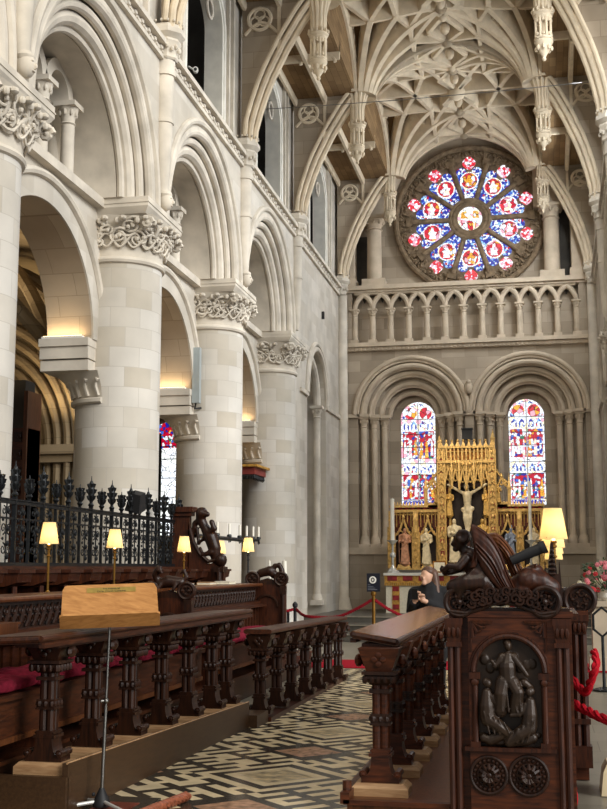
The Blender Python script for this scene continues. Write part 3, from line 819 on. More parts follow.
# ---------------------------------------------------------------- vault
PY = [17.0, 22.15, 27.3, 33.62]; PXL, PXR = -4.25, .31; ZP, HV = 13.05, 1.85
PEND = [(x, y) for y in PY for x in (PXL, PXR)]
def fan(x, y):
    d = min(math.hypot(x - a, y - b) for a, b in PEND); t = min(1, max(0, (d - .12) / 2.6))
    return ZP + HV * math.sqrt(1 - (1 - t) ** 2)
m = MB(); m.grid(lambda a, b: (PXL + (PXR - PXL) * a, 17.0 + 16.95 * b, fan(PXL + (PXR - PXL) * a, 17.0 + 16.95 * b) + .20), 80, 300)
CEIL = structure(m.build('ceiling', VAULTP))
def rib(mb, pts, w=.13, h=.20):
    h *= 1.25
    pts = [Vector(p) for p in pts]; vs = []; n = len(pts)
    for i, p in enumerate(pts):
        t = (pts[min(i + 1, n - 1)] - pts[max(i - 1, 0)]).normalized()
        side = t.cross(Vector((0, 0, 1)))
        if side.length < 1e-4: side = Vector((0, 1, 0))
        side.normalize(); dn = t.cross(side)
        if dn.z > 0: dn = -dn
        p = p - dn * .22; vs += [p - side * w / 2, p - side * w / 2 + dn * (h * .6 + .22), p - side * w * .30 + dn * (h + .22), p + side * w * .30 + dn * (h + .22), p + side * w / 2 + dn * (h * .6 + .22), p + side * w / 2]
    fs = [(i * 6 + k, i * 6 + k + 1, i * 6 + 6 + k + 1, i * 6 + 6 + k) for i in range(n - 1) for k in range(5)] + [tuple(range(6)), tuple(6 * (n - 1) + k for k in range(5, -1, -1))]
    mb.add(vs, fs)
def onfan(x, y, d=.0): return (x, y, fan(x, y) - d)
def build_ribs():
    for bi in range(1, 3 + 1):
        y0, y1 = PY[bi - 1], PY[bi]; ym = (y0 + y1) / 2; hw = (PXR - PXL) / 2; hl = (y1 - y0) / 2
        bosses = MB(); star = MB()
        zz = [y0 + (y1 - y0) * q / 8 for q in range(9)]
        # cross ridge and a short length of ridge either side of the bay's boss
        rib(star, [onfan(PXL + (PXR - PXL) * i / 24, ym) for i in range(25)], .17, .24)
        ends = {}
        for px, sx in ((PXL, 1), (PXR, -1)):
            for py, sy in ((y0, 1), (y1, -1)):
                mb = MB(); mids = []; tips = []
                for a in (0, 19, 37, 54, 71, 90):
                    r = math.radians(a); c, s_ = math.cos(r), math.sin(r)
                    dm = min(hw / c if c > .01 else 99, hl / s_ if s_ > .01 else 99)
                    stop = dm if a in (0, 90, 37) else dm * .64
                    P = lambda d: onfan(px + sx * c * d, py + sy * s_ * d)
                    rib(mb, [P(.17 + (stop - .17) * (i / 18) ** 1.5) for i in range(19)], .21, .26)
                    tips.append((px + sx * c * dm, py + sy * s_ * dm)); mids.append((px + sx * c * dm * .64, py + sy * s_ * dm * .64))
                    bosses.sphere(onfan(mids[-1][0], mids[-1][1], .24), (.12, .12, .10), 9, 6)
                    if a in (0, 37): bosses.sphere(onfan(tips[-1][0], tips[-1][1], .26), (.16, .16, .16), 9, 6)
                L = lambda p, q, w=.17: rib(mb, [onfan(p[0] + (q[0] - p[0]) * i / 8, p[1] + (q[1] - p[1]) * i / 8) for i in range(9)], w, .24)
                for k in range(5):                          # forked liernes
                    L(mids[k], mids[k + 1], .14)
                L(mids[1], tips[0]); L(mids[1], tips[2]); L(mids[3], tips[2]); L(mids[3], (px + (CX - px) * .5, ym)); L(mids[4], (px + (CX - px) * .5, ym)); L(mids[4], tips[5]); L(mids[2], (CX, ym))
                for k in range(5):                          # cusps in the panels
                    p, q = mids[k], mids[k + 1]
                    for g in (.95, .80, .66):
                        for f in (.22, .78):
                            xa, ya = px + (p[0] + (q[0] - p[0]) * f - px) * g, py + (p[1] + (q[1] - p[1]) * f - py) * g
                            bosses.sphere(onfan(xa, ya, .02), (.055, .055, .10), 5, 4)
                mb.build('fan_ribs', VAULTR, CEIL, smooth=30)
        for f in (.5,): bosses.sphere((CX, ym, fan(CX, ym) - .30), (.26, .26, .22), 12, 7)
        for q in (1, 2, 3, 5, 6, 7): bosses.sphere((CX, zz[q], fan(CX, zz[q]) - .24), (.12, .12, .16), 9, 6)
        for q in range(8):
            for sd in (-1, 1):
                rib(star, [onfan(CX + sd * .42 * (i / 4 if q % 2 == 0 else 1 - i / 4), zz[q] + (zz[q + 1] - zz[q]) * i / 4) for i in range(5)], .15, .24)
        star.build('star_liernes', VAULTR, CEIL, smooth=30); bosses.build('carved_bosses', VAULTR, CEIL)
build_ribs()
# flat side ceilings between wall and pendants, with their ribs and transverse arches
TA = [(1.40, 10.25), (1.37, 10.6), (1.27, 10.98), (1.13, 11.4), (1.0, 11.72), (.83, 12.06), (.68, 12.36), (.50, 12.66), (.34, 12.92), (.16, 13.16), (0, 13.36)]
ZS = 13.36
for side in (-1, 1):
    px = PXL if side < 0 else PXR
    wall = (lambda y: XW) if side < 0 else (lambda y: rx(y))
    m = MB(); m.grid(lambda a, b: (px + (wall(17 + 17 * b) + side * .15 - px) * a, 17.0 + 17.0 * b, ZS), 4, 10)
    m.build('side_ceiling', VAULTP, CEIL, smooth=0); m = MB()
    # upright infill between the flat strip and the rising vault edge
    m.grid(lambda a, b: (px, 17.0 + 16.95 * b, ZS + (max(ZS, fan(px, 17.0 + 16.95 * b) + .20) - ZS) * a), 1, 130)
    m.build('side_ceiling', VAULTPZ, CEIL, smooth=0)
    m = MB()
    for k in range(3):
        y0, y1 = PY[k], PY[k + 1]
        for f in (.5,):
            y = y0 + (y1 - y0) * f; rib(m, [(px + (wall(y) - px) * i / 3, y, ZS) for i in range(4)], .10, .14)
        rib(m, [(px + (wall(y) - px) * .5, y, ZS) for y in (y0, (y0 + y1) / 2, y1)], .12, .15)
        rib(m, [(px + (wall(y) - px) * .97, y, ZS) for y in (y0, (y0 + y1) / 2, y1)], .10, .15)
        for f in (.5, 1):
            for h in (.25, .75):
                y = y0 + (y1 - y0) * f; x = px + (wall(y) - px) * h
                for s in (-1, 1): m.tube([(x + s * .30 * math.cos(PI / 2 * i / 6), y - .02, ZS - .02 - .22 * (1 - math.sin(PI / 2 * i / 6))) for i in range(7)], .04, 6)
    m.build('side_rib', VAULTR, CEIL)
    for y in PY:
        if side > 0 and y < 22: continue
        wx = wall(y); sc = abs(wx - px) / 1.6 * 1.0
        pts = [(px + side * a * abs(wx - side * .2 - px) / 1.40, z) for a, z in TA]
        m = MB()
        for dy, dz, r in ((0, -.05, .075), (-.135, .05, .065), (.135, .05, .065), (-.235, .17, .05), (.235, .17, .05)):
            m.tube([(x - side * .0 + side * dz * .6, y + dy, z + dz * .8) for x, z in pts], r, 8)
        m.build('transverse_arch', VAULTR, CEIL)
        m = MB(); poly = [(x, z + .1) for x, z in pts] + [(px, ZS + .02), (wx, ZS + .02), (wx, 10.3)]
        m.prism(poly, y - .14, y + .14); m.build('arch_spandrel', EASTW, CEIL, smooth=0)
        m = MB(); xm = px + (wx - px) * .5
        m.box(xm - .035, xm + .035, y - .19, y + .19, 12.2, ZS)
        cx, cz = px + (wx - px) * .76, ZS - .42
        m.tube([(cx + .24 * math.cos(2 * PI * i / 20), y - .17, cz + .24 * math.sin(2 * PI * i / 20)) for i in range(20)], .04, 6, True)
        for i in range(3): m.tube([(cx + .10 * math.cos(2 * PI * i / 3 + PI / 2) + .11 * math.cos(2 * PI * j / 10), y - .17, cz + .10 * math.sin(2 * PI * i / 3 + PI / 2) + .11 * math.sin(2 * PI * j / 10)) for j in range(10)], .022, 5, True)
        m.tube([(px + (wx - px) * (.52 + .44 * i / 8), y - .17, ZS - .75 + .25 * math.sin(PI * i / 8)) for i in range(9)], .035, 6)
        m.build('spandrel_tracery', VAULTR, CEIL)
# last arch of the vault, against the east wall
m = MB(EAST)
pts = []
u_a = [(CX + 2.33 * math.cos(a), 12.57 + 2.33 * math.sin(a)) for a in [math.radians(11 + 158 * i / 40) for i in range(41)]]
u_b = [(CX + 2.75 * math.cos(a), 12.57 + 2.62 * math.sin(a)) for a in [math.radians(8 + 164 * i / 40) for i in range(41)]]
vs = []; fs = []
for p, q in zip(u_a, u_b): vs += [(p[0], p[1], -.15), (q[0], q[1], -.15), (q[0], q[1], .8), (p[0], p[1], .8)]
for i in range(40):
    s, t = i * 4, i * 4 + 4
    fs += [(s, t, t + 1, s + 1), (s + 1, t + 1, t + 2, s + 2), (s + 2, t + 2, t + 3, s + 3), (s + 3, t + 3, t, s)]
m.add(vs, fs); m.build('end_arch', EASTP, CEIL)

# ---------------------------------------------------------------- hanging pendants
def pendant(label, x, y, z):
    t = thing('vault_pendant', label, 'vault pendant', (x, y, z), 'hanging stone pendants of the vault')
    m = MB(); 
    for k in range(12):
        a = 2 * PI * k / 12; c, s = math.cos(a), math.sin(a)
        m.tube([(x + c * .135, y + s * .135, z + .98), (x + c * .14, y + s * .14, z + 1.4), (x + c * .19, y + s * .19, z + 1.66), (x + c * .26, y + s * .26, z + 1.86)], [.038, .042, .05, .05], 6)
    m.lathe([(.12, .95), (.13, 1.4), (.2, 1.9)], (x, y, z), 12); m.build('clustered_stem', VAULTR, t)
    m = MB(); m.lathe([(.15, .90), (.21, .96), (.20, 1.0), (.16, 1.02)], (x, y, z), 16)
    for k in range(12):
        a = 2 * PI * k / 12; m.sphere((x + .205 * math.cos(a), y + .205 * math.sin(a), z + 1.03), (.03, .03, .05), 6, 4)
    m.build('cresting', VAULTR, t)
    m = MB(); m.lathe([(.15, .84), (.185, .88), (.19, .92), (.15, .93)], (x, y, z), 8); m.lathe([(.15, .40), (.185, .42), (.185, .46), (.16, .48)], (x, y, z), 8); m.lathe([(.06, .42), (.06, .9)], (x, y, z), 8)
    for k in range(8):
        a = 2 * PI * (k + .5) / 8; m.tube([(x + .155 * math.cos(a), y + .155 * math.sin(a), z + .45), (x + .155 * math.cos(a), y + .155 * math.sin(a), z + .88)], .026, 6)
        b = a + PI / 8; m.sphere((x + .15 * math.cos(b), y + .15 * math.sin(b), z + .82), (.035, .035, .05), 5, 4); m.sphere((x + .15 * math.cos(b), y + .15 * math.sin(b), z + .52), (.035, .035, .04), 5, 4)
    m.build('lantern', VAULTR, t)
    m = MB(); m.lathe([(.02, 0), (.035, .03), (.03, .06), (.05, .10), (.09, .16), (.12, .22), (.12, .26), (.17, .33), (.19, .38), (.17, .41)], (x, y, z), 12)
    for k in range(8):
        a = 2 * PI * k / 8; m.sphere((x + .15 * math.cos(a), y + .15 * math.sin(a), z + .24), (.035, .035, .06), 6, 4)
    m.sphere((x, y, z + .03), .045, 8, 6); m.build('carved_drop', VAULTR, t)
pendant('lantern pendant hanging highest and largest above the pier row of the bright arcade', PXL, PY[1], 11.57)
pendant('lantern pendant above the bright arcade, second from the east wall', PXL, PY[2], 11.60)
pendant('small lantern pendant on the bright arcade side, beside the rose window', PXL, PY[3], 11.88)
pendant('lantern pendant hanging highest and largest over the opposite side of the vault', PXR, PY[1], 11.57)
pendant('lantern pendant over the opposite side of the vault, second from the east wall', PXR, PY[2], 11.60)
pendant('small lantern pendant touching the edge of the rose window across from the bright arcade', PXR, PY[3], 12.0)

# ---------------------------------------------------------------- the aisle seen through the arcade
def build_aisle():
    m = MB(); m.box(-13.2, -13.0, 7, 34.8, 0, 9); m.box(-13.0, -7.3, 34.6, 34.8, 0, 3.0); m.box(-13.0, -12.3, 34.6, 34.8, 3, 9); m.box(-10.6, -7.3, 34.6, 34.8, 3, 9); m.box(-12.4, -10.5, 34.6, 34.8, 6.0, 9)
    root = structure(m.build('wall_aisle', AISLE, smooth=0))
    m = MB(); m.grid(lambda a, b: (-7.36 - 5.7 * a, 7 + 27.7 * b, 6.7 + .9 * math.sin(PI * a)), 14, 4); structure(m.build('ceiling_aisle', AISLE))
    M2 = Matrix(((1, 0, 0, 0), (0, 0, 1, 21.6), (0, 1, 0, 0), (0, 0, 0, 1)))
    c = -11.3; m = MB(M2)
    us = [-13.0] + [c - 1.0 * math.cos(PI * i / 20) for i in range(21)] + [-7.9]
    us = [-13.0, c - 1.301] + [c - 1.3 * math.cos(PI * i / 20) for i in range(21)] + [c + 1.301, -8.9]
    strip_wall(m, us, lambda u: 4.05 + 1.5 * math.sqrt(max(0, 1 - ((u - c) / 1.3) ** 2)) if abs(u - c) <= 1.3 else 0, 7.8, .2, .6)
    m.build('aisle_cross_wall', AISLE, root, smooth=0)
    m = MB(M2)
    for r, w, t in ((1.32, .25, .10), (1.55, .12, .09), (1.78, .05, .10), (2.02, -.02, .09), (2.25, -.08, .09)):
        m.tube(u_path(c, 4.05, r, .3, w, 30, r * 1.15), t, 8)
    m.box(c + 1.2, c + 2.45, 3.86, 4.05, -.2, .4); m.box(c + 1.3, c + 2.35, 3.7, 3.86, -.12, .4)
    m.build('cross_arch_moulding', AISLE, root)
    for y in (14.43, 19.58, 24.7):
        m = MB()
        for d, r in ((0, .13), (.2, .09), (-.2, .09)): m.tube([(-7.5 - 5.2 * i / 20, y + d, 4.9 + 2.2 * math.sin(PI * i / 20)) for i in range(21)], r, 8)
        m.build('aisle_vault_rib', AISLE, root)
    for y0, y1 in ((11.85, 17.0), (17.0, 22.15)):
        for a, b in ((y0, y1), (y1, y0)):
            m = MB(); m.tube([(-7.5 - 5.2 * i / 20, a + (b - a) * i / 20, 4.95 + 2.35 * math.sin(PI * i / 20)) for i in range(21)], .12, 8); m.build('aisle_vault_rib', AISLE, root)
    m = MB(); m.box(-12.35, -10.55, 34.55, 34.6, 2.6, 5.5); w = structure(m.build('window_4', GL_CLEAR, smooth=0))
    m = MB(); m.prism([(-12.35, 5.35), (-10.55, 5.35), (-10.7, 5.8), (-11.0, 6.05), (-11.45, 6.2), (-11.9, 6.05), (-12.2, 5.8)], 34.52, 34.56); m.build('coloured_head', GL_SCENE, w, smooth=0)
    m = MB()
    for x in (-12.35, -11.75, -11.15, -10.55): m.box(x - .05, x + .05, 34.48, 34.58, 2.6, 5.8)
    for z in (2.6, 3.2, 3.8, 4.4, 5.0, 5.4): m.box(-12.35, -10.55, 34.5, 34.57, z - .012, z + .012)
    m.build('mullion', DARKVOID, w)
build_aisle()
spot('aisle_uplight', (-9.6, 21.0, 4.1), (-9.7, 21.5, 6.2), 130, (1, .75, .42), 70)
spot('aisle_uplight', (-9.1, 20.9, 4.1), (-9.3, 21.5, 6.2), 110, (1, .75, .42), 70)
area('aisle_fill', (-10, 17, 5.6), (-10, 19, 8), 1, 1, 60, (1, .78, .5))  # warm fill added to brighten the aisle vault
# ================================================================ CHOIR FURNITURE
def curl(mb, c, r, turns=1.6, plane='xz', d=0.0, t=.012, n=22, s=1, a0=0.0, M=None):
    pts = []
    for i in range(n + 1):
        f = i / n; a = a0 + s * turns * 2 * PI * f; rr = r * (1 - .82 * f)
        u, v = c[0] + rr * math.cos(a), c[1] + rr * math.sin(a)
        pts.append({'xz': (u, d, v), 'yz': (d, u, v), 'xy': (u, v, d)}[plane])
    mb.tube(pts, [t * (1 - .45 * i / n) for i in range(n + 1)], 6, M=M)
def colonnette(parent, x, y, z0, h, wedge=True, s=1.0, mats=None):
    """one clustered post of a desk front: scrolled foot, banded shaft, dark capital, bracket block"""
    mw, mk = mats or (OAK_DX, OAK_B)
    m = MB(); z = z0
    for dx in (-.026, .026):
        for dy in (-.026, .026): m.tube([(x + dx * s, y + dy * s, z + .17 * h), (x + dx * s, y + dy * s, z + .76 * h)], .030 * s, 10)
    m.box(x - .02 * s, x + .02 * s, y - .02 * s, y + .02 * s, z + .1, z + .8 * h)
    root = m.build('colonnette', mw, parent)
    m = MB()
    prof = [(-.128, .0), (-.128, .03), (-.096, .04), (-.072, .065), (-.060, .115), (-.057, .20)]
    poly = [(x + a * s, z + b * h / .8) for a, b in prof] + [(x - a * s, z + b * h / .8) for a, b in reversed(prof)]
    m.prism(poly, y - .075 * s, y + .075 * s)
    for sx in (-1, 1):
        m.tube([(x + sx * .115 * s, y - .085 * s, z + .055), (x + sx * .115 * s, y + .085 * s, z + .055)], .025 * s, 10)
        m.sphere((x + sx * .115 * s, y - .085 * s, z + .055), .016, 6, 4)
    m.box(x - .075 * s, x + .075 * s, y - .078 * s, y + .078 * s, z + .19 * h, z + .215 * h); m.box(x - .068 * s, x + .068 * s, y - .07 * s, y + .07 * s, z + .225 * h, z + .24 * h)
    m.build('foot', mw, root)
    m = MB()
    q2 = MB(); q2.box(x - .07 * s, x + .07 * s, y - .07 * s, y + .07 * s, z + .66 * h, z + .69 * h); q2.build('collar', mk, root)
    for zz, e, hh in ((.43, .064, .06), (.455, .069, .012), (.42, .069, .012)):
        m.box(x - e * s, x + e * s, y - e * s, y + e * s, z + zz * h, z + (zz + hh / .8 * 1.0) * h)
    for k in (-1, 0, 1):
        m.sphere((x + k * .045 * s, y - .066 * s, z + .468 * h), (.02 * s, .012, .022), 4, 4); m.sphere((x - .066 * s, y + k * .045 * s, z + .468 * h), (.012, .02 * s, .022), 4, 4); m.sphere((x + .066 * s, y + k * .045 * s, z + .468 * h), (.012, .02 * s, .022), 4, 4)
    m.build('collar', mk, root)
    m = MB(); m.frustum(x - .06 * s, x + .06 * s, y - .06 * s, y + .06 * s, z + .72 * h, z + .77 * h, -.04 * s, -.04 * s)
    m.box(x - .105 * s, x + .105 * s, y - .105 * s, y + .105 * s, z + .77 * h, z + .79 * h); m.box(x - .115 * s, x + .115 * s, y - .115 * s, y + .115 * s, z + .80 * h, z + .825 * h)
    for k in range(5):
        for q in range(4):
            a = (-.09 + .045 * k) * s; p = [(x + a, y - .1 * s), (x + a, y + .1 * s), (x - .1 * s, y + a), (x + .1 * s, y + a)][q]
            m.sphere((p[0], p[1], z + .765 * h), (.017, .017, .028), 5, 4)
    m.build('capital', mk, root)
    m = MB(); m.frustum(x - .085 * s, x + .085 * s, y - .085 * s, y + .085 * s, z + .825 * h, z + 1.0 * h, -.055 * s, -.03 * s)
    for q in range(4):
        a = PI / 2 * q
        m.sphere((x + .03 * math.cos(a), y - .105 * s, z + .915 * h + .03 * math.sin(a)), (.022, .012, .022), 7, 5)
        m.sphere((x - .115 * s, y + .03 * math.cos(a), z + .915 * h + .03 * math.sin(a)), (.012, .022, .022), 7, 5)
    for sx in (-1, 1): m.sphere((x + sx * .15 * s, y, z + .90 * h), (.03, .06, .045), 8, 5)
    m.build('bracket', mw, root)
    if wedge:
        m = MB(); m.box(x - .19, x + .19, y - .12, y + .12, z - .15, z - .03); m.frustum(x - .19, x + .19, y - .12, y + .12, z - .03, z, .03, .02)
        m.build('wedge_block', OAK_W, root)
    return root

def moulded_top(parent, x0, x1, y0, y1, z_x0, z_x1, th=.05, mat=None, over=.02):
    """sloping book board with a nosed edge; heights given at its two long edges"""
    m = MB()
    m.add([(x0, y0, z_x0), (x1, y0, z_x1), (x1, y1, z_x1), (x0, y1, z_x0), (x0, y0, z_x0 - th), (x1, y0, z_x1 - th), (x1, y1, z_x1 - th), (x0, y1, z_x0 - th)],
          [(0, 1, 2, 3), (7, 6, 5, 4), (0, 4, 5, 1), (1, 5, 6, 2), (2, 6, 7, 3), (3, 7, 4, 0)])
    o = m.build('book_board', mat or OAK_TOP, parent, smooth=0)
    m = MB()
    for x, z in ((x0, z_x0), (x1, z_x1)):
        m.tube([(x, y0, z - th * .45), (x, y1, z - th * .45)], th * .42, 8); m.box(x - .02, x + .02, y0 + .02, y1 - .02, z - th * 1.6, z - th)
    m.tube([(x0, y0, z_x0 - th * .5), (x1, y0, z_x1 - th * .5)], th * .4, 8)
    m.build('board_nosing', OAK_DY, parent)
    return o

OAK_D2 = wood('near_black_oak', (30, 15, 8), (60, 32, 17), .38)
# ---- the near desk before the benches (north side)
t = thing('choir_desk', 'long dark oak desk on clustered posts behind the music stand, set on a brown plinth', 'desk', (-3.15, 7.0, 0), 'open-fronted choir desks')
zp = lambda y: .335 - .085 * (y - 7.05) / 4.35
m = MB(); m.add([(x, y, z) for y in (7.05, 11.4) for x, z in ((-2.985, 0), (-2.945, 0), (-2.945, zp(y)), (-2.985, zp(y)))], [(0, 1, 2, 3), (7, 6, 5, 4), (0, 4, 5, 1), (1, 5, 6, 2), (2, 6, 7, 3), (3, 7, 4, 0)]); m.box(-3.47, -2.945, 7.02, 7.07, 0, .25); m.build('plinth_face', OAK_P, t, smooth=0)
m = MB(); m.tube([(-2.952, 7.05, zp(7.05)), (-2.952, 11.4, zp(11.4))], .008, 6); m.build('plinth_nosing', OAK_W, t)
m = MB(); m.box(-3.36, -2.99, 7.06, 11.45, .0, .15); m.build('plinth_floor', OAK_B, t, smooth=0)
m = MB(); m.box(-3.36, -2.86, 11.4, 11.84, 0, .12); m.build('end_step', OAK_P, t, smooth=0)
m = MB(); m.box(-3.47, -2.93, 6.95, 7.05, .0, .03); m.build('floor_fillet', OAK_W, t, smooth=0)
for y in (7.2, 7.94, 8.66, 9.40, 10.11, 10.81, 11.30): colonnette(t, -3.16, y, zp(y) - .005, 1.13 - zp(y), mats=(OAK_D2, OAK_B))
moulded_top(t, -3.40, -2.96, 6.62, 11.50, 1.16, 1.18, .05, OAK_DY)
m = MB(); m.box(-3.30, -2.99, 6.95, 11.45, 1.08, 1.115); m.build('frieze_rail', OAK_DY, t, smooth=0)
t.location = (-3.28, 7.25, 0); t.rotation_euler = (0, 0, -.025)
# ---- the further desk
t = thing('choir_desk', 'shorter dark oak desk on clustered posts running towards the red carpet', 'desk', (-2.98, 12.2, 0), 'open-fronted choir desks')
ys = [12.22 + (16.6 - 12.22) * k / 6 for k in range(7)]
for k, y in enumerate(ys): colonnette(t, -2.99 + .012 * k, y, .075 - .009 * k, .82 - .002 * k, False, 1.0, (OAK_B, OAK_B))
for f in (0,):
    m = MB(); m.add([(x, y, z - d) for y, z in ((12.08, .955), (16.95, .895)) for x, d in ((-3.12, .05), (-2.86, .05), (-2.86, 0), (-3.12, 0))], [(0, 1, 2, 3), (7, 6, 5, 4), (0, 4, 5, 1), (1, 5, 6, 2), (2, 6, 7, 3), (3, 7, 4, 0)]); m.build('book_board', OAK_DY, t, smooth=0)
    m = MB(); m.tube([(-2.86, 12.08, .93), (-2.86, 16.95, .87)], .024, 8); m.tube([(-3.12, 12.08, .93), (-3.12, 16.95, .87)], .024, 8); m.build('board_nosing', OAK_DY, t)
m = MB(); m.box(-3.14, -2.84, 12.1, 16.8, -.0, .045); m.build('sill', OAK_D, t, smooth=0)
m = MB(); m.box(-3.08, -2.92, 12.2, 16.7, .83, .86); m.build('frieze_rail', OAK_D, t, smooth=0)
# ---- the desk on the south side
t = thing('choir_desk', 'dark oak desk with a broad polished brown top, beside the tall carved bench end', 'desk', (-1.1, 8.0, 0), 'open-fronted choir desks')
for k in range(7): colonnette(t, -1.10, 7.93 + .74 * k, .185, .88, True, 1.0)
moulded_top(t, -1.30, -1.0, 7.98, 13.4, 1.17, 1.12, .05, OAK_TOP)
m = MB(); m.box(-1.24, -1.03, 8.0, 13.3, 1.05, 1.085); m.build('frieze_rail', OAK_DY, t, smooth=0)
m = MB(); m.box(-1.29, -.62, 7.66, 13.4, 0, .105); m.build('platform', OAK_M, t, smooth=0)
m = MB(); m.box(-1.31, -.62, 7.62, 7.68, .085, .115); m.box(-1.33, -1.27, 7.62, 13.4, .09, .16); m.tube([(-1.30, 7.72, .12), (-1.30, 7.72, .22)], .03, 8); m.build('platform_nosing', OAK_DX, t, smooth=0)

t = thing('stall_platform', 'raised dark boarded platform under the rows of stalls behind the near desk', 'platform', (-4.6, 6.0, 0))
m = MB(); m.box(-5.68, -3.66, 6.0, 18.4, 0, .27); m.build('boards', OAK_B, t, smooth=0)
m = MB(); m.box(-5.68, -3.63, 6.0, 18.4, .27, .30); m.build('nosing', OAK_DY, t, smooth=0)
# ---- bench with crimson cushions in front of the panelled second row
def bench(label, y0, y1, zs=.76, x0=-4.05, x1=-3.55):
    t = thing('choir_bench', label, 'bench', (x1, y0, .25), 'oak benches under the second row')
    m = MB(); m.box(x0, x1 + .04, y0, y1, zs - .04, zs); m.build('seat', OAK_DY, t, smooth=0)
    m = MB(); m.box(x1 - .03, x1, y0, y1, .47, zs - .04); m.build('front_board', OAK_DY, t, smooth=0)
    m = MB(); m.box(x1 - .02, x1 + .015, y0, y1, .435, .475); m.build('board_bead', OAK_M, t, smooth=0)
    n = max(2, int((y1 - y0) / 1.6) + 1)
    for i in range(n):
        y = y0 + .1 + (y1 - y0 - .2) * i / (n - 1)
        m = MB(); m.prism([(x0 + .05, 0.3), (x1 - .06, 0.3), (x1 - .12, .5), (x1 - .04, zs - .04), (x0 + .05, zs - .04)], y - .03, y + .03); m.build('bench_leg', OAK_D, t, smooth=0)
bench('low oak bench under the crimson cushions, behind the near desk', 6.2, 11.9)
bench('short oak bench behind the far end of the near desk', 12.6, 15.6, .72)
def cushion(label, y0, y1, z, seed, x0=-3.98, x1=-3.52, th=.10):
    rnd = random.Random(seed); w = [rnd.uniform(0, 6) for _ in range(8)]
    m = MB(); nu, nv = 24, 40
    def P(u, v):
        a = 2 * PI * u; cx, cz = math.cos(a), math.sin(a)
        q = lambda c: math.copysign(abs(c) ** .5, c)
        e = min(1, .55 + 3 * min(v, 1 - v) ** .5 * .6)
        y = y0 + (y1 - y0) * v
        wr = .010 * math.sin(v * 23 + w[0] + 3 * cx) + .008 * math.sin(v * 41 + w[1] - 2 * cx) + .006 * math.sin(v * 9 + w[2])
        return ((x0 + x1) / 2 + (x1 - x0) / 2 * q(cx) * (.94 + .06 * e) + wr, y, z + th / 2 + (th / 2 * e + (wr if cz > 0 else 0)) * q(cz))
    m.grid(P, nu, nv)
    m.add([P(i / nu, 0) for i in range(nu)], [tuple(range(nu))]); m.add([P(i / nu, 1) for i in range(nu)], [tuple(range(nu))])
    o = m.build('seat_cushion', CLOTH_R, smooth=60)
    return tag(o, label, 'cushion', 'crimson seat cushions')
cushion('crimson cushion at the edge of the picture, under the panelled bench back', 6.3, 7.75, .762, 1)
cushion('crimson cushion seen between the first and second desk posts, below the music stand', 7.8, 9.3, .762, 2)
cushion('crimson cushion seen behind the middle posts of the near desk', 9.36, 11.0, .762, 3)
cushion('short crimson cushion at the far end of the near bench', 11.05, 11.85, .762, 4)
cushion('crimson cushion on the short bench at the far end of the near desk', 12.7, 14.1, .722, 5)
cushion('crimson cushion furthest along, beside the shorter desk', 14.15, 15.5, .722, 6)

# ---- second row: panelled front, pierced tracery frieze, sloping top
def tracery_desk(label, y0, y1, x=-4.1, z0=.30, zt=1.38, mat=OAK_D):
    t = thing('stall_desk', label, 'desk', (x, y0, z0), 'second-row stall desks')
    m = MB(); m.box(x - .05, x, y0, y1, z0, zt - .26); m.build('front_panel', OAK_DY, t, smooth=0)
    m = MB(); y = y0 + .1
    while y < y1 - .05: m.box(x, x + .022, y - .02, y + .02, z0 + .4, zt - .30); y += .16
    m.box(x, x + .03, y0, y1, zt - .32, zt - .26); m.build('muntins', OAK_DY, t, smooth=0)
    m = MB(); m.box(x - .07, x - .04, y0, y1, zt - .28, zt - .05); m.build('frieze_back', OAK_B, t, smooth=0)
    m = MB(); y = y0 + .04; k = 0; h0, h1 = zt - .25, zt - .07
    while y + .15 < y1:
        m.tube([(x - .01, y, h0), (x - .005, y + .035, h0 + .05), (x - .005, y + .06, h0 + .11), (x - .01, y + .11, h1)], [.012, .017, .017, .011], 6)
        curl(m, (y + .095, (h0 + h1) / 2 - .03), .045, 1.2, 'yz', x - .005, .011, 12, 1); curl(m, (y + .03, (h0 + h1) / 2 + .05), .035, 1.1, 'yz', x - .005, .010, 10, -1)
        y += .135
    m.box(x - .03, x + .0, y0, y1, h0 - .02, h0); m.box(x - .03, x, y0, y1, h1, h1 + .02); m.build('tracery_frieze', OAK_B, t)
    m = MB(); m.box(x - .40, x + .05, y0, y1, zt - .045, zt); m.tube([(x + .05, y0, zt - .022), (x + .05, y1, zt - .022)], .022, 8); m.build('desk_top', OAK_M, t, smooth=0)
    m = MB(); m.add([(x - .0, y0, zt - .28), (x + .13, y0, zt - .31), (x + .13, y1, zt - .31), (x, y1, zt - .28), (x, y0, zt - .30), (x + .13, y0, zt - .33), (x + .13, y1, zt - .33), (x, y1, zt - .30)], [(0, 1, 2, 3), (7, 6, 5, 4), (0, 4, 5, 1), (1, 5, 6, 2), (2, 6, 7, 3), (3, 7, 4, 0)])
    m.build('book_ledge', OAK_DY, t, smooth=0)
tracery_desk('second-row stall desk with a pierced frieze, behind the light oak music stand', 6.2, 12.0)
tracery_desk('second-row stall desk with a small diamond frieze, carrying the books', 13.05, 16.6)
t = thing('bench_back', 'plain oak rail and panel cut by the frame edge above the crimson cushion', 'bench back', (-3.9, 7.0, .86))
m = MB(); m.box(-3.93, -3.80, 6.3, 8.02, 1.10, 1.19); m.box(-3.95, -3.80, 6.3, 8.06, 1.19, 1.205); m.build('top_rail', OAK_M, t, smooth=0)
m = MB()
for y in (6.5, 7.0, 7.58): m.box(-3.91, -3.86, y - .03, y + .03, .88, 1.10)
m.build('stile', OAK_M, t, smooth=0)

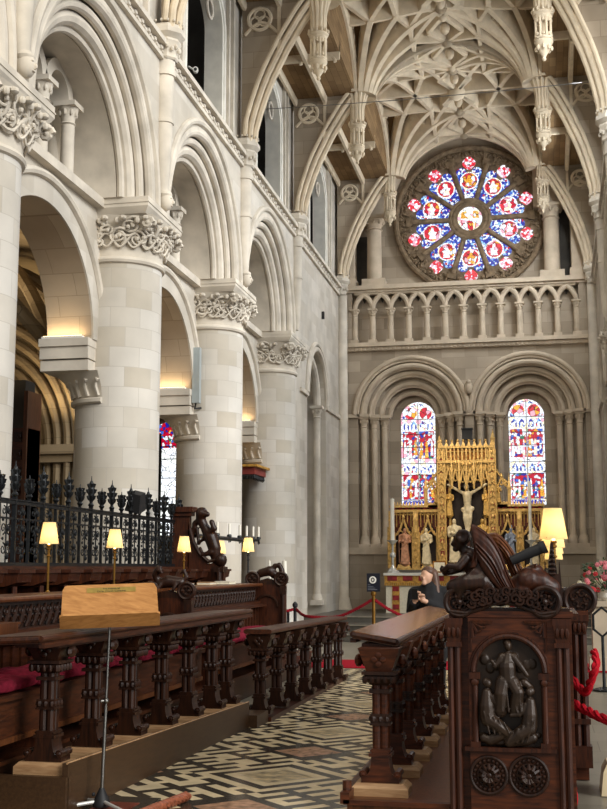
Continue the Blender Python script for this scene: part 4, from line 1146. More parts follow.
# ---- bench ends with carved beasts
def stall_end(label, x, y, z0, zt, w, beast, depth=.11, parent_name='carved_stall_end'):
    """upright slab facing west, scrolled shoulders and a carved beast on top"""
    t = thing(parent_name, label, 'bench end', (x, y, z0), 'stall ends with carved beasts')
    m = MB(); m.box(x - w / 2, x + w / 2, y, y + depth, z0, zt); m.build('slab', OAK_D, t, smooth=0)
    m = MB()
    for s in (-1, 1):
        m.tube([(x + s * w * .46, y - .03, z0 + .05), (x + s * w * .46, y - .03, zt - .12)], .028, 8); m.box(x + s * w * .46 - .045, x + s * w * .46 + .045, y - .06, y + .02, zt - .14, zt - .02)
    m.tube(arc((x, zt - .32), w * .30, 0, PI, 16, 'xz', y - .012), .018, 6)
    m.build('applied_mouldings', OAK_B, t)
    m = MB(); r = w * .17
    for s in (-1, 1):
        cx = x + s * (w * .40); cz = zt + r * .9
        m.tube([(cx + r * math.cos(a), y - .02, cz + r * math.sin(a)) for a in [2 * PI * k / 20 for k in range(20)]], r * .22, 8, True)
        m.tube([(cx, y - .02, cz), (cx, y + depth + .02, cz)], r * .9, 16)
        for k in range(4): m.sphere((cx + r * .45 * math.cos(PI / 2 * k), y - .03, cz + r * .45 * math.sin(PI / 2 * k)), r * .25, 6, 4)
        curl(m, (cx, cz), r * .7, 1.2, 'xz', y - .035, r * .12, 12, s)
    m.prism([(x - w * .45, zt), (x + w * .45, zt), (x + w * .3, zt + r * .5), (x, zt + r * 1.0), (x - w * .3, zt + r * .5)], y, y + depth)
    m.build('scrolled_shoulder', OAK_B, t)
    m = MB(); b = beast
    yc = y + depth / 2; zb = zt + r * 1.1; k = w
    if b == 'dragon':
        limb(m, [(x - .30 * k, yc, zb + .10 * k), (x - .05 * k, yc, zb + .16 * k), (x + .22 * k, yc, zb + .14 * k)], [.10 * k, .14 * k, .12 * k])
        limb(m, [(x - .28 * k, yc, zb + .12 * k), (x - .34 * k, yc - .02, zb + .30 * k), (x - .26 * k, yc - .03, zb + .42 * k)], [.08 * k, .08 * k, .09 * k]); limb(m, [(x - .24 * k, yc - .05, zb + .40 * k), (x - .14 * k, yc - .10, zb + .35 * k)], [.06 * k, .03 * k])
        limb(m, [(x + .24 * k, yc, zb + .14 * k), (x + .36 * k, yc, zb + .26 * k), (x + .30 * k, yc, zb + .40 * k), (x + .22 * k, yc, zb + .34 * k)], [.07 * k, .055 * k, .045 * k, .03 * k])
        for s in (-.2, .15): limb(m, [(x + s * k, yc - .05, zb + .10 * k), (x + s * k - .05 * k, yc - .07, zb - .02 * k)], [.05 * k, .04 * k])
    else:
        limb(m, [(x - .38 * k, yc, zb - .02 * k), (x - .2 * k, yc, zb + .12 * k), (x + .05 * k, yc, zb + .18 * k), (x + .18 * k, yc, zb + .08 * k)], [.06 * k, .12 * k, .14 * k, .12 * k])
        limb(m, [(x + .10 * k, yc, zb + .18 * k), (x + .20 * k, yc, zb + .32 * k), (x + .32 * k, yc, zb + .34 * k), (x + .38 * k, yc, zb + .22 * k), (x + .40 * k, yc, zb + .06 * k)], [.08 * k, .075 * k, .075 * k, .08 * k, .09 * k])
        limb(m, [(x - .36 * k, yc, zb), (x - .44 * k, yc, zb - .10 * k)], [.05 * k, .05 * k])
    remesh(m.build('beast_carving', OAK_B, t), .012 * max(1, k / .5))
    return t
stall_end('bench end with crouching dragon and paired scrolls, just past the music stand', -3.97, 12.05, .30, 1.28, .50, 'dragon')
stall_end('bench end with arched beast, beside the red rope and the two slim candles', -3.98, 16.65, .30, 1.36, .54, 'arched')

# ---- back row: high panelled stalls under the screen
t = thing('back_stalls', 'long back row of dark oak stalls with projecting seat arms, under the iron screen', 'stalls', (-5.35, 9.0, .3))
m = MB(); m.box(-5.62, -5.50, 9.0, 18.35, .3, 1.60); m.box(-5.66, -5.36, 9.0, 18.35, 1.585, 1.62); m.build('back_panel', OAK_DY, t, smooth=0)
y = 9.4
while y < 18.2:
    m = MB(); m.box(-5.50, -5.10, y - .045, y + .045, 1.0, 1.42); m.prism([(-5.50, 1.42), (-5.12, 1.42), (-5.00, 1.46), (-4.98, 1.56), (-5.50, 1.56)], y - .16, y + .16)
    m.box(-5.50, -4.96, y - .18, y + .18, 1.55, 1.585); m.tube([(-5.06, y - .08, .6), (-5.06, y - .08, 1.42)], .03, 8)
    m.build('seat_arm', OAK_D, t, smooth=0)
    y += .62
m = MB(); m.box(-5.5, -5.0, 9.0, 18.3, .72, .77); m.build('seat_board', OAK_DY, t, smooth=0)
m = MB(); m.box(-5.0, -4.72, 9.0, 17.0, 1.29, 1.33); m.box(-4.98, -4.94, 9.0, 17.0, .3, 1.29); m.build('front_screen', OAK_D, t, smooth=0)
t = thing('tall_stall_end', 'tall dark stall end with pierced upright beast, in front of the column-speaker pier', 'bench end', (-5.2, 17.3, .3))
m = MB(); m.box(-5.62, -5.35, 17.18, 17.30, .3, 2.40); m.box(-5.65, -5.31, 17.14, 17.34, 2.40, 2.46); m.box(-5.68, -5.28, 17.10, 17.38, 2.46, 2.54); m.build('tall_slab', OAK_D, t, smooth=0)
m = MB(); m.prism([(-5.37, .3), (-4.79, .3), (-4.79, 1.62), (-4.89, 1.70), (-5.03, 1.66), (-5.19, 1.80), (-5.29, 2.02), (-5.37, 2.3)], 17.18, 17.30); m.build('curved_wing', OAK_D, t, smooth=0)
m = MB(); m.tube([(-5.33, 17.16, 2.2), (-5.27, 17.16, 2.0), (-5.17, 17.16, 1.82), (-5.03, 17.16, 1.70), (-4.91, 17.16, 1.72)], .03, 8); m.sphere((-4.85, 17.22, 1.72), (.10, .10, .11), 12, 8); m.tube([(-4.85, 17.12, .4), (-4.85, 17.12, 1.6)], .045, 10); m.box(-4.93, -4.77, 17.08, 17.34, 1.54, 1.62); m.build('wing_moulding', OAK_B, t)
m = MB()
limb(m, [(-4.93, 17.22, 1.72), (-4.95, 17.22, 1.9), (-5.01, 17.2, 2.08), (-5.09, 17.2, 2.2)], [.07, .105, .11, .08]); limb(m, [(-5.09, 17.2, 2.2), (-5.17, 17.2, 2.34), (-5.15, 17.18, 2.44)], [.07, .08, .10]); limb(m, [(-5.15, 17.16, 2.44), (-5.05, 17.14, 2.42)], [.08, .045])
limb(m, [(-5.03, 17.16, 2.12), (-4.93, 17.12, 2.2), (-4.97, 17.12, 2.3)], [.05, .05, .045]); limb(m, [(-5.07, 17.2, 2.1), (-5.20, 17.2, 1.98), (-5.23, 17.2, 2.2)], [.05, .035, .03]); limb(m, [(-4.97, 17.16, 1.84), (-5.12, 17.16, 1.80), (-5.17, 17.18, 1.9)], [.05, .04, .03])
limb(m, [(-5.17, 17.2, 2.36), (-5.27, 17.22, 2.28), (-5.30, 17.22, 2.12)], [.05, .05, .03])
remesh(m.build('upright_beast', OAK_B, t), .014)

# ---- books and papers lying on the stall desk
for lab, y, w, l, mt in (('closed brown book lying flat on the diamond-frieze desk', 13.7, .16, .24, OAK_M), ('stack-edge tan service book lying on the diamond-frieze desk near the lamp', 14.6, .18, .30, OAK_W), ('pale open music book lying at the far end of the diamond-frieze desk', 15.5, .22, .34, FRONTAL)):
    t = thing('service_book', lab, 'book', (-4.3, y, 1.38), 'books on the stall desk')
    m = MB(); m.box(-4.3 - w / 2, -4.3 + w / 2, y - l / 2, y + l / 2, 1.381, 1.388); m.box(-4.3 - w / 2, -4.3 + w / 2, y - l / 2, y + l / 2, 1.413, 1.42); m.box(-4.3 - w / 2, -4.3 - w / 2 + .008, y - l / 2, y + l / 2, 1.381, 1.42); m.build('cover', mt, t, smooth=0)
    m = MB(); m.box(-4.3 - w / 2 + .006, -4.3 + w / 2 - .008, y - l / 2 + .008, y + l / 2 - .008, 1.388, 1.413); m.build('pages', FRONTAL, t, smooth=0)

# ---------------------------------------------------------------- shaded lamps
m_, nt_, b_, N_, L_ = new_mat('cream_fabric_shade')
b_.inputs['Base Color'].default_value = lin((250, 232, 190)); b_.inputs['Roughness'].default_value = .9
tr_ = N_('ShaderNodeBsdfTranslucent'); tr_.inputs[0].default_value = lin((250, 222, 164))
mx_ = N_('ShaderNodeMixShader'); mx_.inputs[0].default_value = .62
out_ = nt_.nodes['Material Output']
L_(b_.outputs[0], mx_.inputs[1]); L_(tr_.outputs[0], mx_.inputs[2]); L_(mx_.outputs[0], out_.inputs[0])
b_.inputs['Emission Color'].default_value = lin((255, 214, 140)); b_.inputs['Emission Strength'].default_value = .10
SHADE = m_
BULB = glow('lamp_bulb', (255, 220, 150), 6.0)
def lamp(label, x, y, zb, zs, s=1.0, stemmat=None):
    """shaded stall lamp; zb where it stands, zs the height of the shade's lower rim"""
    t = thing('stall_lamp', label, 'lamp', (x, y, zb), 'shaded lamps along the stalls')
    m = MB(); n = 28; h = .215 * s; r0, r1 = .098 * s, .062 * s; vs = []; fs = []
    for k in range(n):
        a = 2 * PI * k / n; rr = 1 - .015 * (k % 2)
        vs += [(x + r0 * rr * math.cos(a), y + r0 * rr * math.sin(a), zs), (x + r1 * rr * math.cos(a), y + r1 * rr * math.sin(a), zs + h)]
    for k in range(n): j = (k + 1) % n; fs.append((2 * k, 2 * j, 2 * j + 1, 2 * k + 1))
    m.add(vs, fs); m.build('lamp_shade', SHADE, t, smooth=60)
    m = MB(); m.tube([(x, y, zb), (x, y, zs - .03)], .013 * s, 8); m.lathe([(.05, 0), (.05, .015), (.025, .03), (.014, .05)], (x, y, zb), 14)
    for z in (zs - .05, zs - .12, zs - .02): m.sphere((x, y, z), (.024 * s, .024 * s, .014 * s), 8, 5)
    m.build('stem', stemmat or BRASS, t)
    m = MB(); m.sphere((x, y, zs + .085 * s), (.028 * s, .028 * s, .04 * s), 10, 6); m.tube([(x, y, zs - .03), (x, y, zs + .05 * s)], .011, 6); m.build('bulb', BULB, t)
    l = bpy.data.lights.new('lamp_light', 'POINT'); l.energy = .85; l.color = (1.0, .86, .62); l.shadow_soft_size = .045
    o = bpy.data.objects.new('lamp_light', l); COL.objects.link(o); o.location = (0, 0, zs + .095 * s - zb); o.parent = t
    m = MB()
    for k in range(3): a = 2 * PI * k / 3; m.tube([(x, y, zs + .04), (x + r0 * .97 * math.cos(a), y + r0 * .97 * math.sin(a), zs + .01)], .003, 4)
    m.build('shade_carrier', BRASS, t)
lamp('lit cream lamp on a tall brass stem, before the near part of the iron screen', -4.85, 10.87, 1.33, 1.84, 1.0)
lamp('lit cream lamp before the iron screen, directly above the music stand', -4.85, 12.70, 1.33, 1.83, 1.0)
lamp('lit cream lamp in front of the tall stall end with the pierced beast', -4.85, 15.35, 1.33, 1.82, 1.0)
lamp('lit cream lamp half hidden behind the scroll of the tall stall end', -5.16, 18.28, 0.9, 1.83, 1.0)
lamp('lit cream lamp on a dark stem, beside the bench end with the arched beast', -4.32, 16.85, 1.38, 1.84, .98, BLACK)
lamp('largest lit cream lamp shade, above the winged carving on the bench end', .078, 8.3, 1.30, 1.80, 1.0)
lamp('lit cream lamp directly behind and below the largest shade', .085, 9.7, 1.30, 1.765, 1.0)
lamp('third lit cream lamp in the file of shades over the ox carving', .095, 11.1, 1.30, 1.73, 1.0)
lamp('furthest lit cream lamp in the file of shades over the ox carving', .115, 12.7, 1.30, 1.69, 1.0)
# the desk those lamps stand on
t = thing('stall_desk', 'dark oak desk carrying the file of lamps, behind the tall carved bench end', 'desk', (.05, 8.0, 0))
m = MB(); m.box(-.22, .22, 7.95, 13.4, 1.26, 1.30); m.build('desk_top', OAK_DY, t, smooth=0)
m = MB(); m.box(-.20, -.16, 7.95, 13.4, .1, 1.26); m.build('front_panel', OAK_DY, t, smooth=0)

# ---------------------------------------------------------------- music stand
t = thing('music_stand', 'light oak music stand on a thin chrome pole with tripod feet', 'music stand', (-2.94, 7.56, 0))
LEGM = plain('satin_tube', (200, 198, 192), .35, .3, var=.04)
XC, YC = -2.935, 7.62
Mt = Matrix.Translation((XC, YC, 1.35)) @ Matrix.Scale(.94, 4) @ Matrix.Rotation(math.radians(-2), 4, 'Y') @ Matrix.Rotation(math.radians(21), 4, 'Z') @ Matrix.Rotation(math.radians(-45), 4, 'X')
m = MB(Mt)
w0, w1 = .335, .35
prof = [(-w1, -.21), (w1, -.21), (w1 - .004, .15)] + [(w0 - .025 + .025 * math.cos(a), .175 + .025 * math.sin(a)) for a in (0, .5, 1.0, PI / 2)] + [(-w0 + .025 - .025 * math.cos(a), .175 + .025 * math.sin(a)) for a in (PI / 2, 1.0, .5, 0)] + [(-w1 + .004, .15)]
m.prism(prof, -.009, .009); m.build('book_board', OAK_L, t, smooth=0)
m = MB(Mt); m.prism([(-w1 - .004, .0), (w1 + .004, .0), (w1 + .004, -.12), (w1 - .02, -.135), (-w1 + .02, -.135), (-w1 - .004, -.12)], -.225, -.205, 'xy'); m.build('ledge', OAK_L, t, smooth=0)
m = MB(Mt); m.box(-.17, .19, -.0115, -.009, .115, .165); pl = m.build('plaque', PLAQUE, t, smooth=0)
for txt, z, sz, xx in (('The Friends of', .144, .021, .01), ('Christ Church Cathedral', .119, .021, .01)):
    cu = bpy.data.curves.new('lettering', 'FONT'); cu.body = txt; cu.size = sz; cu.align_x = 'CENTER'; cu.extrude = .0006
    o = bpy.data.objects.new('lettering', cu); COL.objects.link(o); bpy.context.view_layer.update()
    me = bpy.data.meshes.new_from_object(o.evaluated_get(bpy.context.evaluated_depsgraph_get())); bpy.data.objects.remove(o)
    me.materials.clear(); me.materials.append(BLACK); o = bpy.data.objects.new('lettering', me); COL.objects.link(o)
    o.parent = pl; bpy.context.view_layer.update(); o.matrix_world = Mt @ Matrix.Translation((xx, -.0125, z)) @ Matrix.Rotation(PI / 2, 4, 'X')
m = MB(); top = Mt @ Vector((0, .03, -.10)); bx, by = -2.94, 7.56
m.tube([(bx, by, .08), tuple(Vector((bx, by, .08)).lerp(top, .5))], .0125, 10); m.tube([tuple(Vector((bx, by, .08)).lerp(top, .45)), tuple(top)], .009, 10); m.build('pole', STEEL, t)
k = Vector((bx, by, .08)).lerp(top, .53)
m = MB(); m.sphere(tuple(k), .02, 10, 6); m.tube([tuple(k), (k.x - .03, k.y - .02, k.z)], .009, 8); m.build('clamp_knob', STEEL, t)
m = MB(); m.lathe([(.055, .0), (.06, .02), (.045, .06), (.025, .10), (.016, .12)], (bx, by, .02), 16); m.sphere((bx - .05, by - .02, .10), .014, 8, 5); m.build('hub', BLACK, t)
for a, l in ((-40, .44), (215, .42), (150, .36)):
    c, s = math.cos(math.radians(a)), math.sin(math.radians(a)); q = MB()
    q.tube([(bx + .03 * c, by + .03 * s, .055), (bx + l * c, by + l * s, .022)], .013, 8); leg = q.build('leg', LEGM, t)
    q = MB(); q.tube([(bx + (l - .03) * c, by + (l - .03) * s, .022), (bx + (l + .03) * c, by + (l + .03) * s, .018)], .017, 8); q.build('rubber_foot', BLACK, leg)

# dark slab with a red marble panel, and the coppery braid lying beside it
t = thing('floor_panel', 'dark floor panel with red marble lying under the feet of the music stand', 'floor panel', (-2.85, 7.5, 0))
m = MB(); m.box(-3.05, -2.66, 6.9, 7.97, .0, .010); m.build('border', TILE_K, t, smooth=0)
REDM = plain('red_marble', (116, 54, 40), .3, var=.35, scale=14)
m = MB(); m.box(-3.0, -2.74, 7.0, 7.76, .010, .014); m.build('marble_panel', REDM, t, smooth=0)
t = thing('braided_cord', 'short coppery braided cord end lying on the patterned floor', 'cord', (-2.4, 7.55, .03))
COPPER = plain('coppery_braid', (150, 84, 56), .5, .1, var=.25, scale=50)
m = MB()
for k in range(3):
    m.tube([(-2.58 + .12 * i / 30 + .014 * math.sin(i * .9 + k * 2.1), 7.28 + .66 * i / 30, .035 + .014 * math.cos(i * .9 + k * 2.1)) for i in range(31)], .022, 7)
m.build('braid', COPPER, t)

t = thing('stone_block', 'pale rough stone block on the floor behind the tall carved bench end', 'block', (.42, 8.9, 0))
m = MB(); m.frustum(.36, .62, 8.7, 9.05, 0, .16, .02, .02); m.frustum(.38, .60, 8.72, 9.03, .16, .22, .03, .03); m.build('block', TILE_C, t, smooth=0)
# ---------------------------------------------------------------- wrought-iron screen
t = thing('iron_screen', 'black wrought-iron screen of scrolls and leafy spikes, standing before the great piers', 'screen', (-5.6, 11.0, 1.62))
XS = -5.6; N = 19; ys = [10.9 + .362 * k for k in range(N)]
m = MB(); m.box(XS - .02, XS + .02, ys[0], ys[-1], 2.285, 2.32); m.box(XS - .03, XS + .03, ys[0], ys[-1], 2.325, 2.34); m.build('top_rail', IRON, t, smooth=0)
m = MB(); m.box(XS - .03, XS + .03, ys[0], ys[-1], 1.60, 1.66); m.box(XS - .015, XS + .015, ys[0], ys[-1], 2.12, 2.14); m.build('base_rail', IRON, t, smooth=0)
for k, y in enumerate(ys):
    tall = k % 2 == 0
    m = MB(); m.box(XS - .024 if tall else XS - .016, XS + .024 if tall else XS + .016, y - (.018 if tall else .013), y + (.018 if tall else .013), 1.62, 2.40); p = m.build('post', IRON, t, smooth=0)
    m = MB(); z = 2.36; h = .40 if tall else .27
    m.lathe([(.018, 0), (.04, .03), (.02, .06), (.028, .10 * h / .4), (.05, .2 * h / .4), (.03, .30 * h / .4), (.014, .34 * h / .4), (.010, .8 * h), (.004, 1.0 * h)], (XS, y, z), 10)
    for q in range(6):
        a = 2 * PI * q / 6; c, s = math.cos(a), math.sin(a)
        for zz, r in ((.09, .04), (.17, .052), (.24, .038)):
            zz *= h / .4
            m.tube([(XS + c * .02, y + s * .02, z + zz), (XS + c * r, y + s * r, z + zz + .025), (XS + c * (r + .012), y + s * (r + .012), z + zz + .055), (XS + c * r * .75, y + s * r * .75, z + zz + .06)], [.012, .015, .013, .008], 5)
    m.build('leafy_finial', IRON, p)
    if k < N - 1:
        m = MB(); yc = y + .181; w = .13
        for s in (-1, 1):
            curl(m, (yc + s * .062, 2.21), .05, 1.3, 'yz', XS, .008, 16, s, PI / 2); curl(m, (yc + s * .068, 2.02), .065, 1.4, 'yz', XS, .009, 18, -s, -PI / 2)
            curl(m, (yc + s * .062, 1.80), .065, 1.4, 'yz', XS, .009, 18, s, PI / 2)
            for z in (2.11, 1.91): m.sphere((XS + .01, yc + s * .1, z), (.014, .017, .02), 6, 4)
        m.tube([(XS, yc, 1.64), (XS, yc, 2.3)], .009, 6)
        for z in (2.21, 2.02, 1.86, 1.72): m.sphere((XS + .015, yc, z), (.022, .03, .032), 7, 5)
        m.build('scroll_panel', IRON, t)
t = thing('spotlight', 'matt black floodlight clamped on top of the iron screen', 'spotlight', (-5.56, 15.33, 2.34))
m = MB(); M = Matrix.Translation((-5.55, 15.33, 2.52)) @ Matrix.Rotation(.25, 4, 'Y') @ Matrix.Rotation(.3, 4, 'X'); m.frustum(-.11, .11, -.12, .12, -.13, .13, .03, .03, M); m.build('housing', BLACK, t, smooth=0)
m = MB(); m.tube([(-5.56, 15.33, 2.34), (-5.56, 15.33, 2.42)], .03, 8); m.build('clamp', BLACK, t)

# iron candle bracket with slim candles
t = thing('candle_bracket', 'black iron arm with prickets reaching out beside the tall stall end', 'candle bracket', (-5.3, 17.4, 2.1))
m = MB(); m.tube([(-5.3, 17.29, 2.10), (-5.3, 20.3, 2.10)], .035, 8); m.tube([(-5.3, 20.3, 2.10), (-5.25, 20.7, 2.10), (-5.2, 21.05, 2.12)], .028, 8); m.tube([(-5.3, 20.3, 2.10), (-5.38, 20.7, 2.10), (-5.42, 21.0, 2.12)], .028, 8); m.build('arm', IRON, t)
cands = [(-5.3, 18.6), (-5.3, 19.35), (-5.3, 20.05), (-5.3, 20.55), (-5.24, 20.8), (-5.2, 21.05), (-5.42, 21.0)]
m = MB()
for x, y in cands: m.lathe([(.02, 0), (.045, .02), (.04, .05), (.02, .06)], (x, y, 2.12), 10); curl(m, (y, 2.05), .07, .7, 'yz', x, .014, 10)
m.build('pricket_cups', IRON, t)
labs = ['slim white candle on the iron arm, closest to the pierced beast', 'slim white candle on the iron arm, second from the pierced beast', 'slim white candle on the iron arm, just before it branches', 'slim white candle where the iron arm branches', 'slim white candle in the cluster at the end of the iron arm, inner one', 'slim white candle at the very tip of the iron arm', 'slim white candle on the rear branch of the iron arm']
for (x, y), lb in zip(cands, labs):
    m = MB(); m.tube([(x, y, 2.175), (x, y, 2.36)], .020, 10); m.tube([(x, y, 2.36), (x, y, 2.375)], .004, 5); tag(m.build('candle', WAX), lb, 'candle', 'candles on the iron arm')

# ---------------------------------------------------------------- pixel-to-place helper for the carved bench end (its own plane)
_F = cam.rotation_euler.to_matrix()
def at(px, py, Y):
    d = _F @ Vector(((px - 303.5) / 1150.0, -(py - 404.5) / 1150.0, -1)); k = Y / d.y
    return Vector((d.x * k, Y, 1.6 + d.z * k))
# ---------------------------------------------------------------- the tall carved bench end
YB = 7.60
t = thing('carved_bench_end', 'tall dark oak bench end with arched relief, two rosettes and a winged carving', 'bench end', (-.2, YB, 0))
x0, x1 = -.605, .178
m = MB(); m.box(x0 + .02, x1 - .01, YB + .04, YB + .16, 0, 1.31); m.box(x0, x1, YB + .0, YB + .2, 1.285, 1.325); m.box(x0 + .02, x1 - .01, YB + .02, YB + .16, 0, .05); m.build('slab', OAK_DX, t, smooth=0)
P = lambda px, py: (at(px, py, YB).x, at(px, py, YB).z)
ax, az = P(509, 672); ar = abs(P(545, 672)[0] - ax); zb = P(509, 748)[1]
m = MB()                                                # framing with an arched opening
us = [x0 + .12] + [ax - ar - .001] + [ax - ar * math.cos(PI * i / 24) for i in range(25)] + [ax + ar + .001, x1 - .10]
M = Matrix(((1, 0, 0, 0), (0, 0, 1, 0), (0, 1, 0, 0), (0, 0, 0, 1)))
mm = MB(M); strip_wall(mm, us, lambda u: az + math.sqrt(max(0, ar * ar - (u - ax) ** 2)) if abs(u - ax) <= ar else zb, 1.28, YB + .0, YB + .05)
mm.box(x0 + .12, x1 - .10, .05, zb, YB, YB + .05); mm.build('arched_frame', OAK_DX, t, smooth=0)
m = MB()
m.tube([(ax + ar * math.cos(PI * i / 24), YB - .005, az + ar * math.sin(PI * i / 24)) for i in range(25)], .018, 8)
m.tube([(ax + ar * 1.10 * math.cos(PI * i / 24), YB - .002, az + ar * 1.10 * math.sin(PI * i / 24)) for i in range(25)], .008, 6)
for s in (-1, 1):
    m.tube([(ax + s * ar * .97, YB - .0, zb + .03), (ax + s * ar * .97, YB - .0, az - .05)], .020, 10); m.box(ax + s * ar * .97 - .035, ax + s * ar * .97 + .035, YB - .025, YB + .03, az - .045, az - .005); m.sphere((ax + s * ar * .97, YB - .012, az - .065), (.028, .02, .025), 8, 5); m.box(ax + s * ar * .97 - .03, ax + s * ar * .97 + .03, YB - .025, YB + .03, zb, zb + .035)
m.box(ax - ar - .06, ax + ar + .06, YB - .035, YB + .03, zb - .02, zb + .004)
m.build('arch_colonnettes', OAK_D, t)
m = MB()
for s in (-1, 1):
    for k in range(4): m.tube([(ax + s * (ar * 1.0 - .0 * k), YB - .004, 1.25 - .0 * k), (ax + s * (ar * (1.0 - .12 * k)), YB - .012, 1.25 - .03 * (3 - k)), (ax + s * ar * (.92 - .15 * k), YB - .004, 1.255 - .045 * (3 - k) * .6)], .010, 5)
    m.tube([(ax + s * ar * 1.05, YB - .006, 1.262), (ax + s * ar * .45, YB - .006, 1.262)], .006, 5); m.tube([(ax + s * ar * 1.05, YB - .006, 1.262), (ax + s * ar * 1.05, YB - .006, 1.07)], .006, 5)
m.build('spandrel_leaves', OAK_D, t)
m = MB()
for px, w in ((455, .044), (564, .044)):                # corner pilasters
    m = MB()
    xc = P(px, 700)[0]
    for d in (-.022, .022): m.tube([(xc + d, YB - .005, .06), (xc + d, YB - .005, 1.14)], .020, 8)
    m.box(xc - .058, xc + .058, YB - .04, YB + .06, 1.24, 1.28); m.frustum(xc - .04, xc + .04, YB - .03, YB + .05, 1.13, 1.24, -.014, -.01)
    for k in (-1, 0, 1): m.sphere((xc + .03 * k, YB - .035, 1.19), (.016, .014, .035), 6, 4)
    m.box(xc - .05, xc + .05, YB - .035, YB + .05, 1.10, 1.13); m.box(xc - .055, xc + .055, YB - .03, YB + .06, .0, .09)
    m.build('pilaster', OAK_D, t)
for px, py, r in ((489, 775, .112), (529, 776, .118)):
    cx, cz = P(px, py); m = MB()
    m.tube([(cx + r * math.cos(2 * PI * k / 32), YB - .004, cz + r * math.sin(2 * PI * k / 32)) for k in range(32)], .012, 8, True)
    for k in range(20): a = 2 * PI * k / 20; m.sphere((cx + r * .80 * math.cos(a), YB - .004, cz + r * .80 * math.sin(a)), .013, 6, 4)
    m.tube([(cx + r * .62 * math.cos(2 * PI * k / 28), YB - .004, cz + r * .62 * math.sin(2 * PI * k / 28)) for k in range(28)], .008, 6, True)
    for k in range(12): a = 2 * PI * k / 12; m.tube([(cx + r * .14 * math.cos(a), YB - .012, cz + r * .14 * math.sin(a)), (cx + r * .36 * math.cos(a), YB - .026, cz + r * .36 * math.sin(a)), (cx + r * .60 * math.cos(a), YB - .008, cz + r * .60 * math.sin(a))], [.010, .017, .009], 6)
    m.sphere((cx, YB - .015, cz), (.022, .016, .022), 10, 6); m.build('carved_rosette', OAK_B, t)
# relief: seated teacher above two kneeling listeners
m = MB(); q = lambda px, py, d=0: (at(px, py, YB).x, YB + .035 - d, at(px, py, YB).z)
k = .0066
m.sphere(q(508, 646, .03), (.024, .028, .032), 12, 8); m.sphere(q(507, 643, .02), (.027, .026, .026), 10, 6)
limb(m, [q(508, 656, .02), q(507, 667, .03), q(508, 681, .03)], [.032, .056, .052])
limb(m, [q(502, 657, .02), q(514, 657, .02)], [.028, .028])
for a in range(9): m.sphere(q(484 + 6 * a, 660 + 9 * abs(math.sin(a * 1.9)), .004), (.026, .007, .03), 8, 6)
for a in range(7): m.sphere(q(482 + 9 * a, 736, .012), (.035, .012, .02), 8, 6)
limb(m, [q(514, 658, .03), q(521, 667, .045), q(527, 675, .05)], [.024, .02, .014]); limb(m, [q(501, 658, .03), q(495, 666, .04), q(492, 661, .05)], [.022, .018, .013])
limb(m, [q(503, 682, .04), q(501, 693, .06), q(500, 710, .03)], [.048, .042, .050]); limb(m, [q(512, 682, .04), q(518, 692, .06), q(515, 710, .03)], [.046, .040, .046])
for a, b in ((499, 503), (506, 509), (512, 517), (519, 521)): limb(m, [q(a, 684, .080), q(b, 711, .075)], [.006, .007])
for s, hx in ((1, 488), (-1, 529)):
    hy = 683 if s > 0 else 692
    m.sphere(q(hx, hy, .05), (.024, .026, .028), 10, 7); m.sphere(q(hx - s * 2, hy - 1, .045), (.025, .024, .027), 10, 6)
    limb(m, [q(hx - s * 1, hy + 10, .04), q(hx - s * 1, hy + 22, .045), q(hx - s * 0, hy + 34, .04)], [.034, .046, .052])
    limb(m, [q(hx + s * 3, hy + 13, .05), q(hx + s * 10, hy + 22, .06), q(hx + s * 18, hy + 23, .06)], [.022, .019, .013])
    limb(m, [q(hx, hy + 36, .045), q(hx + s * 10, hy + 42, .055), q(hx + s * 20, hy + 50, .05)], [.048, .042, .032]); limb(m, [q(hx + s * 18, hy + 50, .04), q(hx + s * 2, 740, .03), q(hx - s * 4, 738, .03)], [.032, .036, .03])
    for d in (-4, 1, 6, 11, 16): limb(m, [q(hx + s * d, hy + 30 + d * .5, .088), q(hx + s * (d + 6), hy + 50, .078)], [.005, .006])
limb(m, [q(486, 741, .02), q(500, 743, .025), q(516, 742, .025), q(534, 741, .02)], .016 if False else [.018, .02, .018, .018])
limb(m, [q(524, 683, .02), q(531, 688, .02)], [.03, .02])
m.box(ax - ar, ax + ar, YB + .035, YB + .06, zb, az + .0)
m.prism([(ax + ar * math.cos(PI * i / 20), az + ar * math.sin(PI * i / 20)) for i in range(21)], YB + .035, YB + .06)
remesh(m.build('figure_relief', BRONZE, t), .0042, 1)
# scrolled crest
m = MB(); yf = YB + .0
for px, py, r in ((459.5, 602, .088), (545, 602, .092)):
    cx, cz = P(px, py)
    m.tube([(cx, yf + .03, cz), (cx, yf + .18, cz)], r * .96, 24)
    m.tube([(cx + r * math.cos(2 * PI * k / 28), yf - .0, cz + r * math.sin(2 * PI * k / 28)) for k in range(28)], .017, 8, True); m.tube([(cx + r * .80 * math.cos(2 * PI * k / 28), yf + .012, cz + r * .80 * math.sin(2 * PI * k / 28)) for k in range(28)], .008, 6, True)
    for k in range(5):
        a = 2 * PI * k / 5 + .4; curl(m, (cx + r * .42 * math.cos(a), cz + r * .42 * math.sin(a)), .028, 1.1, 'xz', yf + .012, .010, 12, 1 if k % 2 else -1, a); m.sphere((cx + r * .45 * math.cos(a + .5), yf + .005, cz + r * .45 * math.sin(a + .5)), .013, 6, 4)
    m.sphere((cx, yf + .005, cz), .02, 8, 5)
    m.build('scroll_roundel', OAK_B, t); m = MB()
m = MB()
crest = [P(a, b) for a, b in ((450, 611), (466, 613), (480, 609), (492, 604), (502, 602.5), (514, 604), (527, 609), (541, 614), (556, 612))]
m.tube([(x, yf - .005, z) for x, z in crest], .014, 8); m.tube([(x, yf + .0, z + .026) for x, z in crest[1:-1]], .008, 6)
top = [P(a, b) for a, b in ((541, 596), (528, 598), (515, 596), (500, 592), (485, 594), (472, 592))]
